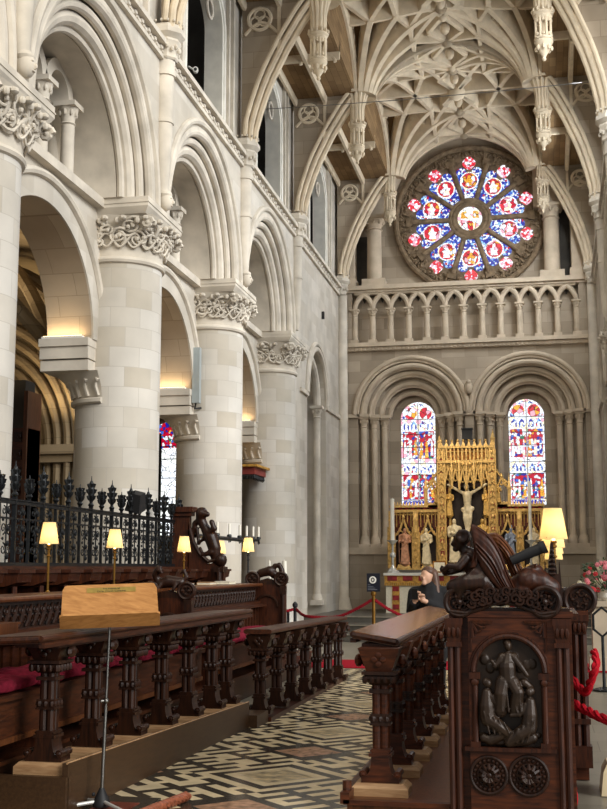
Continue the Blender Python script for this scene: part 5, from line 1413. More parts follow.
m.prism([(x, z - .004) for x, z in crest] + top + [P(461, 594)], yf + .03, yf + .17)
m.box(x0 + .02, x1 - .02, yf + .02, yf + .18, 1.30, 1.345)
rnd = random.Random(11)
for k in range(26):
    f = k / 25; a = 470 + 66 * f; bse = 600 - 6 * math.sin(PI * f) + (4 if k % 2 else -3)
    cx, cz = P(a, bse); curl(m, (cx, cz), .034, 1.2, 'xz', yf - .02 - .006 * (k % 3), .011, 12, 1 if k % 2 else -1, rnd.uniform(0, 6)); m.sphere((cx + .012, yf - .022, cz), .013, 6, 4)
m.build('crest_foliage', OAK_B, t)
# winged kneeling figure bending over a book rest
m = MB(); q = lambda px, py, d=0: (at(px, py, YB).x, YB + .09 - d, at(px, py, YB).z)
m.sphere(q(459, 541, .0), (.046, .048, .060), 14, 10); m.sphere(q(463, 536.5, 0), (.050, .054, .050), 12, 8); limb(m, [q(452.5, 541, .0), q(451, 544, .0)], [.010, .013]); m.sphere(q(454.5, 549, 0), (.022, .026, .02), 8, 6)
for s in (-1, 1): m.sphere(q(454, 538, s * .022), (.010, .012, .008), 6, 5); m.sphere(q(453.5, 535.5, s * .02), (.014, .016, .006), 6, 5)
for kk in range(9): a = kk * .7; m.sphere(q(462 + 5 * math.cos(a), 536 + 5 * math.sin(a), .045), .018, 6, 4)
limb(m, [q(464, 550), q(469, 556), q(474, 564), q(482, 577), (q(488, 588))], [.035, .06, .082, .095, .10])
limb(m, [q(466, 558, .06), q(458, 567, .09), q(449, 566, .09), q(444, 570, .06)], [.036, .028, .022, .020]); limb(m, [q(470, 560, -.04), q(460, 568, -.02), q(450, 572, 0), q(444, 573, .03)], [.036, .028, .022, .020])
for kk in range(4): limb(m, [q(446, 569 + kk, .05 - .012 * kk), q(441, 566 + kk * 1.5, .045 - .012 * kk), q(439.5, 569 + kk, .04 - .012 * kk)], [.009, .008, .007])
limb(m, [q(482, 582, .05), q(466, 583, .07), q(453, 587, .06)], [.07, .06, .05]); limb(m, [q(453, 587, .05), q(464, 594, .05), q(486, 598, .03)], [.045, .045, .04])
limb(m, [q(480, 584, -.04), q(464, 587, -.04), q(452, 590, -.03)], [.07, .06, .045])
limb(m, [q(484, 592), q(500, 598), q(516, 600)], [.08, .06, .03])
for kk in range(9):
    f = kk / 8; limb(m, [q(474 + 8 * f, 570 + 6 * f, .085), q(462 + 26 * f, 582 + 3 * f, .10 - .02 * f), q(458 + 44 * f, 599 - 1 * f, .075)], [.012, .013, .014])
limb(m, [q(470, 574, .09), q(478, 582, .10), q(492, 600, .085), q(500, 602, .07)], [.012, .014, .014, .010])
remesh(m.build('kneeling_figure', OAK_B, t), .008, 3)
def wing(lead, trail, d, mat, ridges, name, thick=.03):
    mw = MB(); nu, nv = 44, 16
    def spl(pts, u):
        u *= len(pts) - 1; i = min(int(u), len(pts) - 2); f = u - i
        p0, p1, p2, p3 = [pts[max(0, min(len(pts) - 1, i + k))] for k in (-1, 0, 1, 2)]
        return tuple(.5 * ((2 * b) + (-a + c) * f + (2 * a - 5 * b + 4 * c - e) * f * f + (-a + 3 * b - 3 * c + e) * f ** 3) for a, b, c, e in zip(p0, p1, p2, p3))
    def S(u, v, o):
        a = spl(lead, u); b = spl(trail, u); p = (a[0] + (b[0] - a[0]) * v, a[1] + (b[1] - a[1]) * v)
        w = q(p[0], p[1], d); bulge = .025 * math.sin(PI * v) * math.sin(PI * min(1, u * 1.1)) + .013 * abs(math.sin(ridges * .55 * PI * v)) * min(1, u * 2.5 + .1) + .006 * abs(math.sin(9 * PI * u)) * max(0, 1 - 2 * u)
        return (w[0], w[1] - bulge + o, w[2])
    mw.grid(lambda u, v: S(u, v, 0), nu, nv); mw.grid(lambda u, v: S(u, v, thick), nu, nv)
    ring = [(u / nu, 0) for u in range(nu)] + [(1, v / nv) for v in range(nv)] + [(1 - u / nu, 1) for u in range(nu)] + [(0, 1 - v / nv) for v in range(nv)]
    n = len(ring); mw.add([S(u, v, 0) for u, v in ring] + [S(u, v, thick) for u, v in ring], [(i, (i + 1) % n, (i + 1) % n + n, i + n) for i in range(n)])
    return mw.build(name, mat, t, smooth=60)
wing([(472, 560), (474, 545), (471, 525), (482, 529), (492, 538), (501, 553), (508, 572), (516, 590), (523, 601)], [(470, 568), (476, 566), (478, 560), (481, 567), (485, 573), (489, 578), (494, 584), (502, 592), (514, 602)], .09, OAK_D, 13, 'near_wing')
wing([(484, 534), (495, 532), (505, 540), (513, 551), (520, 564), (527, 580), (530, 590)], [(492, 548), (498, 552), (504, 560), (508, 570), (513, 582), (519, 592), (524, 600)], -.04, OAK_M, 9, 'far_wing')
m = MB(); m.tube([q(511, 561, .02), q(527, 554, .02), q(545, 546.5, .02)], [.030, .034, .036], 12); m.tube([q(541, 548, .02), q(546, 546, .02)], .042, 12); m.build('book_rest_roll', BLACK, t)
m = MB()                                                # reclining ox behind the wing
limb(m, [q(519, 586, .01), q(529, 580, .02), q(541, 582, .01), q(552, 588, .0)], [.075, .085, .075, .06]); m.sphere(q(526, 580, .03), (.075, .08, .07), 12, 8)
limb(m, [q(531, 572, 0), q(536, 571, 0), q(541, 575, .02)], [.045, .05, .035]); limb(m, [q(524, 590, .06), q(514, 594, .07), q(522, 598, .06)], [.04, .03, .028]); limb(m, [q(546, 590, .05), q(556, 593, .05)], [.035, .025])
for s in (-1, 1): limb(m, [q(536, 569, s * .03), q(535, 565, s * .06), q(537, 563, s * .07)], [.012, .010, .006])
remesh(m.build('reclining_ox', OAK_D, t), .009, 4)
m = MB(); px = q(553, 590)
m.frustum(px[0] - .05, px[0] + .05, px[1] - .02, px[1] + .08, px[2] - .12, px[2] + .10, .01, .01); m.frustum(px[0] - .032, px[0] + .032, px[1] - .0, px[1] + .06, px[2] + .08, px[2] + .30, .024, .022)
for s in (-1, 1):
    m.frustum(px[0] + s * .045 - .016, px[0] + s * .045 + .016, px[1] - .02, px[1] + .02, px[2] - .05, px[2] + .18, .014, .016)
for k in range(6): m.sphere((px[0], px[1] - .005, px[2] + .10 + .03 * k), (.03 - .003 * k, .03, .012), 6, 4)
m.build('pinnacle', OAK_B, t)
# second bench end further along
t = thing('carved_bench_end', 'second carved bench end peeping out behind the tall one, beside the red ropes', 'bench end', (.27, 9.3, 0))
a0 = at(545, 700, 9.3).x; a1 = at(591, 700, 9.3).x; zt = at(590, 612, 9.3).z
m = MB(); m.box(a0 - .2, a1 - .03, 9.32, 9.44, 0, zt); m.box(a0 - .2, a1 - .0, 9.28, 9.46, zt - .03, zt + .01); m.build('slab', OAK_DX, t, smooth=0)
m = MB(); c = at(580, 600, 9.3); r = .112
m.tube([(c.x, 9.32, c.z), (c.x, 9.46, c.z)], r * .95, 24); m.tube([(c.x + r * math.cos(2 * PI * k / 28), 9.31, c.z + r * math.sin(2 * PI * k / 28)) for k in range(28)], .02, 8, True)
for k in range(5):
    a = 2 * PI * k / 5; curl(m, (c.x + r * .45 * math.cos(a), c.z + r * .45 * math.sin(a)), .034, 1.1, 'xz', 9.315, .012, 12, 1, a); m.sphere((c.x + r * .5 * math.cos(a + .6), 9.31, c.z + r * .5 * math.sin(a + .6)), .016, 6, 4)
c2 = at(562, 596, 9.3); 
for k in range(6): m.sphere((c2.x + .03 * math.cos(k), 9.36, c2.z + .03 * math.sin(k * 1.7)), .04, 8, 5)
m.prism([(a0 - .2, zt), (c.x, zt), (c.x, c.z + .06), (c2.x, c2.z + .04), (a0 - .2, c2.z)], 9.34, 9.44); m.build('scrolled_crest', OAK_B, t)
m = MB(); xp = at(581, 690, 9.3).x
for d in (-.03, .03): m.tube([(xp + d, 9.30, .2), (xp + d, 9.30, zt - .14)], .026, 8)
m.box(xp - .075, xp + .075, 9.25, 9.38, zt - .07, zt - .02); m.frustum(xp - .05, xp + .05, 9.27, 9.36, zt - .17, zt - .07, -.02, -.01); m.box(xp - .07, xp + .07, 9.25, 9.38, .1, .26); m.box(xp - .065, xp + .065, 9.26, 9.37, .42, .46)
for k in (-1, 0, 1): m.sphere((xp + .035 * k, 9.26, zt - .12), (.02, .015, .04), 6, 4)
m.tube([(at(563, 712, 9.3).x + .10 * math.cos(2 * PI * k / 24), 9.31, at(563, 712, 9.3).z + .10 * math.sin(2 * PI * k / 24)) for k in range(24)], .016, 6, True)
m.build('pilaster', OAK_D, t)
# red ropes slung beside it
def rope(name, label, pts, r, mat=ROPE_R, group='red barrier ropes', n=60, strands=3, fix=True):
    P0 = [Vector(p) for p in pts]; path = []
    for i in range(n + 1):
        u = i / n * (len(P0) - 1); k = min(int(u), len(P0) - 2); f = u - k
        a, b, c, d = [P0[max(0, min(len(P0) - 1, k + j))] for j in (-1, 0, 1, 2)]
        path.append(.5 * ((2 * b) + (c - a) * f + (2 * a - 5 * b + 4 * c - d) * f * f + (3 * b - a - 3 * c + d) * f ** 3))
    m = MB(); L = sum((path[i + 1] - path[i]).length for i in range(n)); tw = L / (r * 7)
    for s in range(strands):
        m.tube([p + Vector((math.cos(2 * PI * (tw * i / n + s / strands)) * r * .5, math.sin(2 * PI * (tw * i / n + s / strands)) * r * .5 * .6, math.sin(2 * PI * (tw * i / n + s / strands)) * r * .5)) for i, p in enumerate(path)], r * .62, 6)
    return tag(m.build(name, mat), label, 'rope', group)
rope('barrier_rope', 'thick red rope hanging in a deep loop from the second bench end', [at(568, 673, 9.15), at(578, 686, 9.1), at(586, 692, 9.05), at(591, 680, 9.0), at(596, 664, 9.0), at(594, 652, 9.2)], .030)
rope('barrier_rope', 'thick red rope sagging out of the picture past the second bench end', [at(566, 698, 8.9), at(578, 706, 8.8), at(590, 712, 8.7), at(602, 718, 8.6), at(620, 724, 8.5)], .032)
rope('barrier_rope', 'red rope end standing upright at the foot of the tall carved bench end', [at(571, 812, 8.0), at(572, 796, 8.0), at(570, 782, 8.05)], .035)
# ---------------------------------------------------------------- altar and reredos
ZF = .40
t = thing('altar', 'altar with a cream frontal and red and gold bands, below the gilded reredos', 'altar', (-1.95, 31.5, ZF))
ax0, ax1 = -4.22, .35
m = MB(); m.box(ax0 + .05, ax1 - .05, 31.25, 32.1, ZF, 1.40); m.build('body', FRONTAL, t, smooth=0)
m = MB(); m.box(ax0, ax1, 31.15, 32.15, 1.40, 1.47); m.build('slab', MARBLE_W, t, smooth=0)
REDB = plain('crimson_damask', (140, 30, 34), .7, var=.25, scale=9); GOLDB = plain('gold_orphrey', (196, 146, 62), .55, .2, var=.25, scale=16)
m = MB(); m.box(ax0 + .02, ax1 - .02, 31.20, 31.25, 1.20, 1.40); m.build('upper_band', GOLDB, t, smooth=0)
m = MB(); x = ax0 + .1
while x < ax1 - .3: m.box(x, x + .26, 31.185, 31.20, 1.26, 1.385); x += .42
m.build('upper_band_panels', REDB, t, smooth=0)
m = MB()
for k in range(90): x = ax0 + .04 + (ax1 - ax0 - .08) * k / 89; m.box(x - .02, x + .02, 31.19, 31.21, 1.13, 1.20)
m.build('fringe', GOLDB, t, smooth=0)
for x in (ax0 + .32, ax0 + 1.15, -1.95, ax1 - 1.15, ax1 - .32):
    m = MB(); m.box(x - .10, x + .10, 31.225, 31.25, ZF, 1.14); o = m.build('orphrey', GOLDB, t, smooth=0)
    for z in (.5, .74, .98): m = MB(); m.box(x - .085, x + .085, 31.215, 31.23, z, z + .13); m.build('orphrey_panel', REDB, o, smooth=0)
def altar_candle(lab1, lab2, x, y, z, zcup, ztop, glass_mat, r=.042):
    t = thing('candlestick', lab1, 'candlestick', (x, y, z), 'tall altar candlesticks')
    h = zcup - z
    m = MB(); m.lathe([(.17, 0), (.17, .04), (.12, .08), (.05, .16), (.035, .22)], (x, y, z), 8); m.build('foot', glass_mat, t)
    m = MB(); m.lathe([(.03, .2), (.035, .22), (.03, h * .45), (.075, h * .50), (.085, h * .54), (.075, h * .58), (.03, h * .63), (.03, h * .86)], (x, y, z), 16); m.build('stem', glass_mat, t)
    m = MB(); m.lathe([(.03, h * .86), (.08, h * .92), (.15, h * .985), (.15, h), (.05, h)], (x, y, z), 16); m.build('drip_pan', glass_mat, t)
    m = MB(); m.tube([(x, y, zcup), (x, y, ztop)], r, 14); m.tube([(x, y, ztop), (x, y, ztop + .03)], .006, 5); tag(m.build('candle', WAX), lab2, 'candle', 'tall altar candles')
SILVER = plain('silvered_glass', (206, 206, 200), .25, .5, var=.1)
altar_candle('tall silvery candlestick on the altar end nearest the sign board', 'tall white candle on the altar end nearest the sign board', -4.0, 31.45, 1.47, 2.35, 3.48, SILVER, .055)
altar_candle('tall silvery candlestick on the altar, behind the book-rest roll', 'tall white candle rising in front of the stained window, above the ox carving', -.30, 31.45, 1.47, 2.34, 3.90, SILVER)
t = thing('framed_card', 'small framed altar card leaning below the gilded reredos', 'frame', (-2.75, 31.75, 1.47))
m = MB(); m.box(-2.95, -2.58, 31.78, 31.81, 1.47, 1.79); m.build('frame', GOLD_D, t, smooth=0)
m = MB(); m.box(-2.91, -2.62, 31.77, 31.782, 1.51, 1.75); m.build('card', FRONTAL, t, smooth=0)

YR = 32.55
t = thing('reredos', 'gilded carved reredos with canopied tower and statue niches, against the east wall', 'reredos', (-1.95, YR, ZF))
m = MB(); m.box(-4.2, .3, 32.2, 33.2, ZF, 1.55); m.build('base', STEPS, t, smooth=0)
RED0 = t
def pinnacle(m, x, y, z, h, w):
    m.box(x - w / 2, x + w / 2, y - w / 2, y + w / 2, z, z + h * .55); m.frustum(x - w * .7, x + w * .7, y - w * .7, y + w * .7, z + h * .52, z + h * .58, .0, .0)
    m.frustum(x - w / 2, x + w / 2, y - w / 2, y + w / 2, z + h * .58, z + h, w * .46, w * .46)
    for k in range(3): m.sphere((x, y, z + h * (.66 + .1 * k)), (w * (.42 - .1 * k), w * (.42 - .1 * k), h * .02), 5, 4)
    m.sphere((x, y, z + h), (w * .22, w * .22, h * .03), 6, 4)
def gable(m, x, y, z, w, h, d=.06):
    """cusped ogee canopy over one niche"""
    L = [(x - w / 2 + w / 2 * (i / 10) ** 1.0, z + h * ((i / 10) ** 1.9)) for i in range(11)]
    for pts in (L, [(2 * x - a, b) for a, b in L]): m.tube([(a, y, b) for a, b in pts], .030, 6)
    for s in (-1, 1):
        for i in (3, 5, 7, 9): a, b = L[i]; m.sphere((a if s < 0 else 2 * x - a, y, b + .04), (.03, .03, .035), 5, 4)
        m.tube(arc((x + s * w * .20, z + .02), w * .20, 0, PI, 10, 'xz', y + .01), .020, 6)
    m.sphere((x, y, z + h + .05), (.045, .045, .06), 6, 5); m.tube([(x, y, z + h), (x, y, z + h + .14)], .02, 5)
WX = [(-4.18, -2.80), (-1.25, .04)]
for wi, (a, b) in enumerate(WX):
    m = MB(); m.box(a, b, YR + .25, YR + .5, 1.5, 3.3); m.build('wing_ground', GOLD_R, t, smooth=0)
    w = (b - a) / 2
    m = MB()
    for k in range(2): xc = a + w * (k + .5); m.prism([(xc - w * .33, 1.62), (xc + w * .33, 1.62), (xc + w * .33, 2.62), (xc, 2.95), (xc - w * .33, 2.62)], YR + .23, YR + .26)
    m.build('niche_ground', NICHE, t, smooth=0)
    m = MB(); m.box(a - .03, b + .03, YR - .05, YR + .5, 1.5, 1.60); m.box(a - .03, b + .03, YR + .1, YR + .5, 3.16, 3.24); m.box(a - .05, b + .05, YR + .05, YR + .5, 3.30, 3.36)
    for k in range(3):
        x = a + w * k; m.box(x - .07, x + .07, YR + .0, YR + .25, 1.6, 3.2); m.tube([(x - .085, YR + .0, 1.6), (x - .085, YR + .0, 2.75)], .022, 6); m.tube([(x + .085, YR, 1.6), (x + .085, YR, 2.75)], .022, 6); pinnacle(m, x, YR + .0, 2.6, .62, .10)
        for q in range(4): gable(m, x, YR - .015, 1.75 + .34 * q, .12, .13)
    for k in range(2):
        xc = a + w * (k + .5); gable(m, xc, YR + .06, 2.52, w * .70, .46)
        for q in range(5): x = xc + (q - 2) * w * .15; m.tube([(x, YR + .16, 2.85 + .1 * abs(q - 2) * -1 + .1), (x, YR + .16, 3.16)], .018, 5); m.tube(arc((x, 3.08), .05, 0, PI, 8, 'xz', YR + .15), .014, 5)
        m.tube([(xc - w * .36, YR + .04, 1.6), (xc - w * .36, YR + .04, 2.6)], .026, 6); m.tube([(xc + w * .36, YR + .04, 1.6), (xc + w * .36, YR + .04, 2.6)], .026, 6); m.frustum(xc - .20, xc + .20, YR - .02, YR + .2, 1.58, 1.70, .05, .03)
    m.build('wing_tracery', GOLD, t)
    m = MB()
    for k in range(8): x = a + .08 + (b - a - .16) * k / 7; m.sphere((x, YR + .12, 3.27), (.055, .03, .05), 7, 5)
    m.build('roundel_frieze', REDB, t)
    m = MB(); n = 16
    for k in range(n + 1): x = a + (b - a) * k / n; m.frustum(x - .03, x + .03, YR + .1, YR + .2, 3.36, 3.46, .022, .03)
    m.build('wing_cresting', GOLD, t)
ta, tb = -2.79, -1.26
m = MB(); m.box(ta + .1, tb - .1, YR + .2, YR + .5, 1.5, 5.0); m.build('tower_ground', GOLD_R, t, smooth=0)
m = MB(); m.box(ta + .28, tb - .28, YR + .17, YR + .22, 1.6, 4.45); m.build('tower_niche', NICHE, t, smooth=0)
m = MB()
for x in (ta + .06, tb - .06):
    m.box(x - .10, x + .10, YR - .08, YR + .5, 1.5, 4.95)
    for s in (-1, 1): m.tube([(x + s * .10, YR - .09, 1.55), (x + s * .10, YR - .09, 4.9)], .025, 6)
    for k in range(9): gable(m, x, YR - .10, 1.75 + .36 * k, .16, .14)
    m.tube([(x + (.22 if x < -2 else -.22), YR + .05, 1.6), (x + (.22 if x < -2 else -.22), YR + .05, 4.3)], .04, 6)
pinnacle(m, ta + .02, YR - .05, 4.9, .42, .10); pinnacle(m, tb - .02, YR - .05, 4.9, .55, .11)
m.build('tower_buttress', GOLD, t)
m = MB()
for x in (ta + .06, tb - .06):
    for k in range(10): m.box(x - .055, x + .055, YR - .092, YR - .08, 1.62 + .33 * k, 1.74 + .33 * k)
m.build('buttress_inlay', REDB, t, smooth=0)
m = MB(); n = 6; w = (tb - ta - .3) / n
for k in range(n):
    x = ta + .15 + w * (k + .5); d = YR - .06 - .10 * math.sin(PI * (k + .5) / n)
    z = 3.92 + .10 * abs(k - 2.5) / 2.5
    gable(m, x, d, z, w * .95, .50); pinnacle(m, x - w / 2, d, z - .10, .85, .06)
    m.tube([(x, d, z + .55), (x, d, 4.55)], .02, 5)
    for q in (-1, 1): m.tube([(x + q * w * .25, d + .03, z + .35), (x + q * w * .25, d + .03, 4.55)], .018, 5)
    m.sphere((x - w / 2, d, z - .14), (.035, .035, .06), 6, 4)
m.build('hanging_canopies', GOLD, t)
m = MB(); m.box(ta - .02, tb + .02, YR - .14, YR + .5, 4.52, 4.60); m.box(ta - .02, tb + .02, YR - .14, YR + .5, 4.94, 5.0)
n = 14
for k in range(n + 1):
    x = ta + (tb - ta) * k / n; m.box(x - .022, x + .022, YR - .12, YR - .04, 4.6, 4.94)
    if k < n: m.tube(arc((x + (tb - ta) / n / 2, 4.80), (tb - ta) / n / 2 * .9, 0, PI, 8, 'xz', YR - .08), .016, 5)
for k in range(10): x = ta + .06 + (tb - ta - .12) * k / 9; m.frustum(x - .06, x + .06, YR - .1, YR, 5.0, 5.14, .05, .03); m.sphere((x, YR - .06, 5.16), (.04, .03, .035), 6, 4)
m.build('tower_cresting', GOLD, t)
m = MB(); m.box(ta + .15, tb - .15, YR - .04, YR + .1, 4.62, 4.92); m.build('cresting_ground', GOLD_D, t, smooth=0)
for x, s in ((ta - .14, -1), (tb + .14, 1)):
    m = MB(); pinnacle(m, x + s * .26, YR + .1, 3.35, .85, .09); m.tube([(x + s * .26 - s * .42 * i / 8, YR + .1, 3.95 + .5 * (i / 8) ** 1.6) for i in range(9)], .035, 6); gable(m, x + s * .05, YR + .08, 3.85, .34, .25); m.box(x - .2, x + .2, YR + .05, YR + .3, 3.3, 3.42); m.build('side_pinnacle', GOLD, t)
# statues: each carved figure stands free in its niche
def figure(name, label, x, y, z, h, mat, pose=0, group='niche statues'):
    """robed standing figure of total height h"""
    m = MB(); k = h / 1.7; X = lambda a, b, c: (x + a * k, y + b * k, z + c * k)
    m.sphere(X(0, -.02, 1.58), (.085 * k, .10 * k, .12 * k), 12, 8); limb(m, [X(0, 0, 1.46), X(0, 0, 1.36)], [.05 * k, .06 * k])
    limb(m, [X(0, 0, 1.32), X(0, 0, 1.05), X(0, 0, .80), X(.02, 0, .4), X(.02, 0, .06)], [.17 * k, .165 * k, .17 * k, .19 * k, .23 * k])
    limb(m, [X(-.17, 0, 1.34), X(.17, 0, 1.34)], [.09 * k, .09 * k])
    e = (.26, .20)[pose % 2]
    limb(m, [X(-.22, 0, 1.32), X(-e, -.06, 1.04), X(-.08, -.20, 1.10 + .06 * (pose % 3))], [.075 * k, .065 * k, .05 * k]); limb(m, [X(.22, 0, 1.32), X(.25, -.05, 1.06), X(.10 + .1 * (pose % 2), -.20, 1.0 + .1 * (pose // 2 % 2))], [.075 * k, .065 * k, .05 * k])
    for q in range(7): a = -.16 + .053 * q; limb(m, [X(a * .7, -.16, .95 - .05 * (q % 2)), X(a * 1.1, -.20, .1)], [.025 * k, .03 * k])
    limb(m, [X(.16, -.1, 1.3), X(0, -.2, .95), X(-.18, -.14, .70)], [.04 * k, .04 * k, .03 * k])
    limb(m, [X(-.10, -.14, .03), X(.10, -.14, .03)], [.05 * k, .05 * k])
    m.lathe([(.26 * k, -.0), (.27 * k, .05 * k), (.2 * k, .08 * k)], (x, y, z), 12)
    if pose == 0: limb(m, [X(-.26, -.18, .05), X(-.26, -.16, 1.7)], [.018 * k, .018 * k])
    if pose == 1: limb(m, [X(-.04, -.22, 1.12), X(.10, -.22, 1.16), X(.03, -.23, 1.26)], [.06 * k, .05 * k, .05 * k])
    if pose == 2: limb(m, [X(.24, -.2, .05), X(.24, -.18, 1.75)], [.016 * k, .016 * k]); m.sphere(X(0, 0, 1.72), (.07 * k, .07 * k, .11 * k), 8, 6)
    o = m.build(name, mat); remesh(o, .022 * k * 1.1, 2)
    return tag(o, label, 'statue', group)
figure('niche_statue', 'bare-legged statue with red sash and staff, in the outermost niche by the sign-board candle', -3.80, YR + .08, 1.70, 1.02, STATUE_R, 0)
figure('niche_statue', 'pale bearded statue with folded arms, in the niche beside the gilded tower', -3.20, YR + .08, 1.70, 1.02, STATUE, 1)
figure('niche_statue', 'mitred blue-robed statue in the niche above the far wing of the carved angel', -.84, YR + .08, 1.70, 1.02, STATUE_B, 2)
figure('niche_statue', 'pale statue partly hidden by the tall candle, in the outermost niche', -.22, YR + .08, 1.70, 1.02, STATUE, 3)
figure('mourner_statue', 'white-veiled mourner standing under the crucifix, above the angel head', -2.40, YR + .0, 1.75, 1.22, STATUE, 1, 'mourners under the crucifix')
figure('mourner_statue', 'gilt and red mourner standing under the crucifix, behind the wing tip', -1.62, YR + .0, 1.75, 1.22, STATUE_G, 3, 'mourners under the crucifix')
figure('angel_statue', 'small gilt angel beside the crucifix on the side of the staff statue', -2.52, YR + .0, 3.05, .72, STATUE_G, 1, 'small angels beside the crucifix')
figure('angel_statue', 'small gilt angel beside the crucifix on the side of the mitred statue', -1.50, YR + .0, 3.05, .72, STATUE_G, 3, 'small angels beside the crucifix')
figure('pinnacle_statue', 'tiny gilt figure under the side pinnacle before the stained window behind the folded-arm statue', ta - .10, YR + .05, 3.42, .50, STATUE_G, 1, 'tiny figures beside the tower')
figure('pinnacle_statue', 'tiny gilt figure under the side pinnacle before the stained window behind the mitred statue', tb + .10, YR + .05, 3.42, .50, STATUE_G, 3, 'tiny figures beside the tower')
t = thing('crucifix', 'carved crucifix with pale figure, in the centre of the gilded reredos', 'crucifix', (-2.02, YR, 2.2))
m = MB(); m.box(-2.07, -1.97, YR + .03, YR + .10, 1.75, 4.12); m.box(-2.62, -1.42, YR + .03, YR + .10, 3.86, 3.98); m.build('cross', OAK_D, t, smooth=0)
m = MB(); X = lambda a, c, b=0: (-2.02 + a, YR - .03 + b, c)
m.sphere(X(-.02, 3.86, -.03), (.075, .085, .10), 10, 8); limb(m, [X(0, 3.76), X(0, 3.62, -.02), X(0, 3.36), X(.01, 3.22)], [.05, .13, .10, .105])
for s in (-1, 1):
    limb(m, [X(s * .11, 3.68), X(s * .32, 3.80), X(s * .52, 3.92)], [.05, .042, .035])
    limb(m, [X(s * .055, 3.2), X(s * .07, 2.98, -.06), X(s * .03, 2.72, -.01), X(s * .02, 2.60, -.05)], [.085, .065, .05, .035])
    for q in range(4): limb(m, [X(s * .52, 3.92), X(s * (.57), 3.93 + .02 * q - .03)], [.014, .010])
limb(m, [X(-.12, 3.22), X(0, 3.18, -.03), X(.13, 3.24)], [.07, .09, .07])
remesh(m.build('corpus', STATUE, t), .02, 2)
t = thing('spotlight', 'small black projector perched above the cresting of the reredos', 'spotlight', (-2.0, YR + .2, 5.14))
m = MB(); m.box(-2.14, -1.86, YR + .1, YR + .32, 5.22, 5.50); m.box(-2.16, -1.84, YR + .06, YR + .36, 5.50, 5.53); m.build('housing', BLACK, t, smooth=0)
m = MB(); m.tube([(-2.0, YR + .2, 5.0), (-2.0, YR + .2, 5.22)], .03, 8); m.build('bracket', BLACK, t)
spot('reredos_flood', (-3.3, 29.2, 6.4), (-2.0, YR, 3.4), 240, (1.0, .84, .60), 55, .6, .2)
spot('reredos_flood', (-.7, 29.2, 6.4), (-2.0, YR, 2.9), 240, (1.0, .84, .60), 55, .6, .2)

# ---------------------------------------------------------------- small fittings about the walls
t = thing('column_speaker', 'slim grey column loudspeaker hung on the flank of a great pier', 'loudspeaker', (-6.43, 21.3, 4.6))
m = MB(); a = at(193.3, 348, 21.35); b = at(199.8, 403, 21.35); m.box(a.x, b.x, 21.30, 21.42, b.z, a.z); m.build('casing', GREYP, t, smooth=0)
m = MB(); m.tube([(a.x + .06, 21.36, b.z), (a.x + .03, 21.4, b.z - .1), (b.x, 21.46, b.z - .08)], .02, 6); m.build('bracket', BLACK, t)
t = thing('gilt_canopy', 'small red and gilt cornice with dark drops, between two great piers', 'canopy', (-6.9, 25.9, 3.4))
c = [at(240, 464, 25.4), at(257, 464, 25.4), at(274, 470.5, 26.6)]
m = MB(); z1 = at(257, 464, 25.4).z; x1 = c[1].x; y1 = 25.4; z0 = z1 - .20
m.prism([(x1 - .9, y1), (x1, y1), (x1 + .02, y1 + 1.2), (x1 - .9, y1 + 1.2)], z1 - .05, z1, 'xy'); m.build('gilt_edge', GOLDB, t, smooth=0)
m = MB(); m.prism([(x1 - .9, y1 + .1), (x1 - .08, y1 + .1), (x1 - .06, y1 + 1.1), (x1 - .9, y1 + 1.1)], z1 - .22, z1 - .05, 'xy'); m.build('red_frieze', SHADE_RED, t, smooth=0)
m = MB()
for k in range(8): m.tube([(x1 - .12, y1 + .16 + .13 * k, z1 - .22), (x1 - .10, y1 + .16 + .13 * k, z1 - .30), (x1 - .14, y1 + .2 + .13 * k, z1 - .34)], [.03, .025, .01], 5)
for k in range(6): m.tube([(x1 - .15 - .13 * k, y1 + .14, z1 - .22), (x1 - .15 - .13 * k, y1 + .14, z1 - .33)], [.03, .012], 5)
m.box(x1 - .9, x1 - .1, y1 + .12, y1 + 1.0, z1 - .26, z1 - .22); m.build('drops', BLACK, t)
m = MB(); m.box(x1 - .9, x1 - .8, y1 + .2, y1 + 1.0, .3, z1 - .22); m.build('back_post', OAK_D, t, smooth=0)
t = thing('organ_case', 'tall dark panelled wooden case glimpsed in the aisle beyond the iron screen', 'organ case', (-8.3, 18.3, 0))
a = at(14, 380, 18.3); b = at(29.5, 380, 18.3)
m = MB(); m.box(a.x, b.x, 18.3, 18.8, 0, at(20, 428, 18.3).z); m.build('case', OAK_DX, t, smooth=0)
m = MB(); m.box(b.x - .07, b.x + .0, 18.26, 18.82, 0, a.z - .2); m.build('corner_post', OAK_M, t, smooth=0)
m = MB(); m.box(a.x, b.x - .08, 18.32, 18.7, at(20, 428, 18.3).z, a.z); m.build('upper_panel', DARKVOID, t, smooth=0)
m = MB()
for k in range(4): zz = at(20, 430 + 18 * k, 18.3).z; m.box(a.x + .05, b.x - .1, 18.27, 18.3, zz - .2, zz - .03); m.sphere((b.x - .13, 18.27, zz - .12), .04, 6, 4)
m.build('carved_panels', OAK_B, t)
t = thing('security_camera', 'small white security camera fixed in a clerestory opening', 'camera', tuple(at(195.5, 71, 19.4)))
p = at(195.5, 71, 19.3); m = MB(); m.tube([(p.x, p.y, p.z), (p.x + .05, p.y - .16, p.z - .04)], .05, 12); m.build('body', WHITEP, t)
m = MB(); m.tube([(p.x, p.y, p.z), (p.x - .15, p.y + .05, p.z + .12)], .02, 6); m.build('arm', WHITEP, t)
m = MB(); m.tube([(p.x + .05, p.y - .165, p.z - .041), (p.x + .051, p.y - .17, p.z - .042)], .03, 10); m.build('lens', BLACK, t)
m = MB(); p0 = at(215, 112, 24.5); p1 = at(352, 104, 24.5); p2 = at(520, 95, 24.5); p3 = at(560, 84, 24.5); p3.x = rx(24.5)
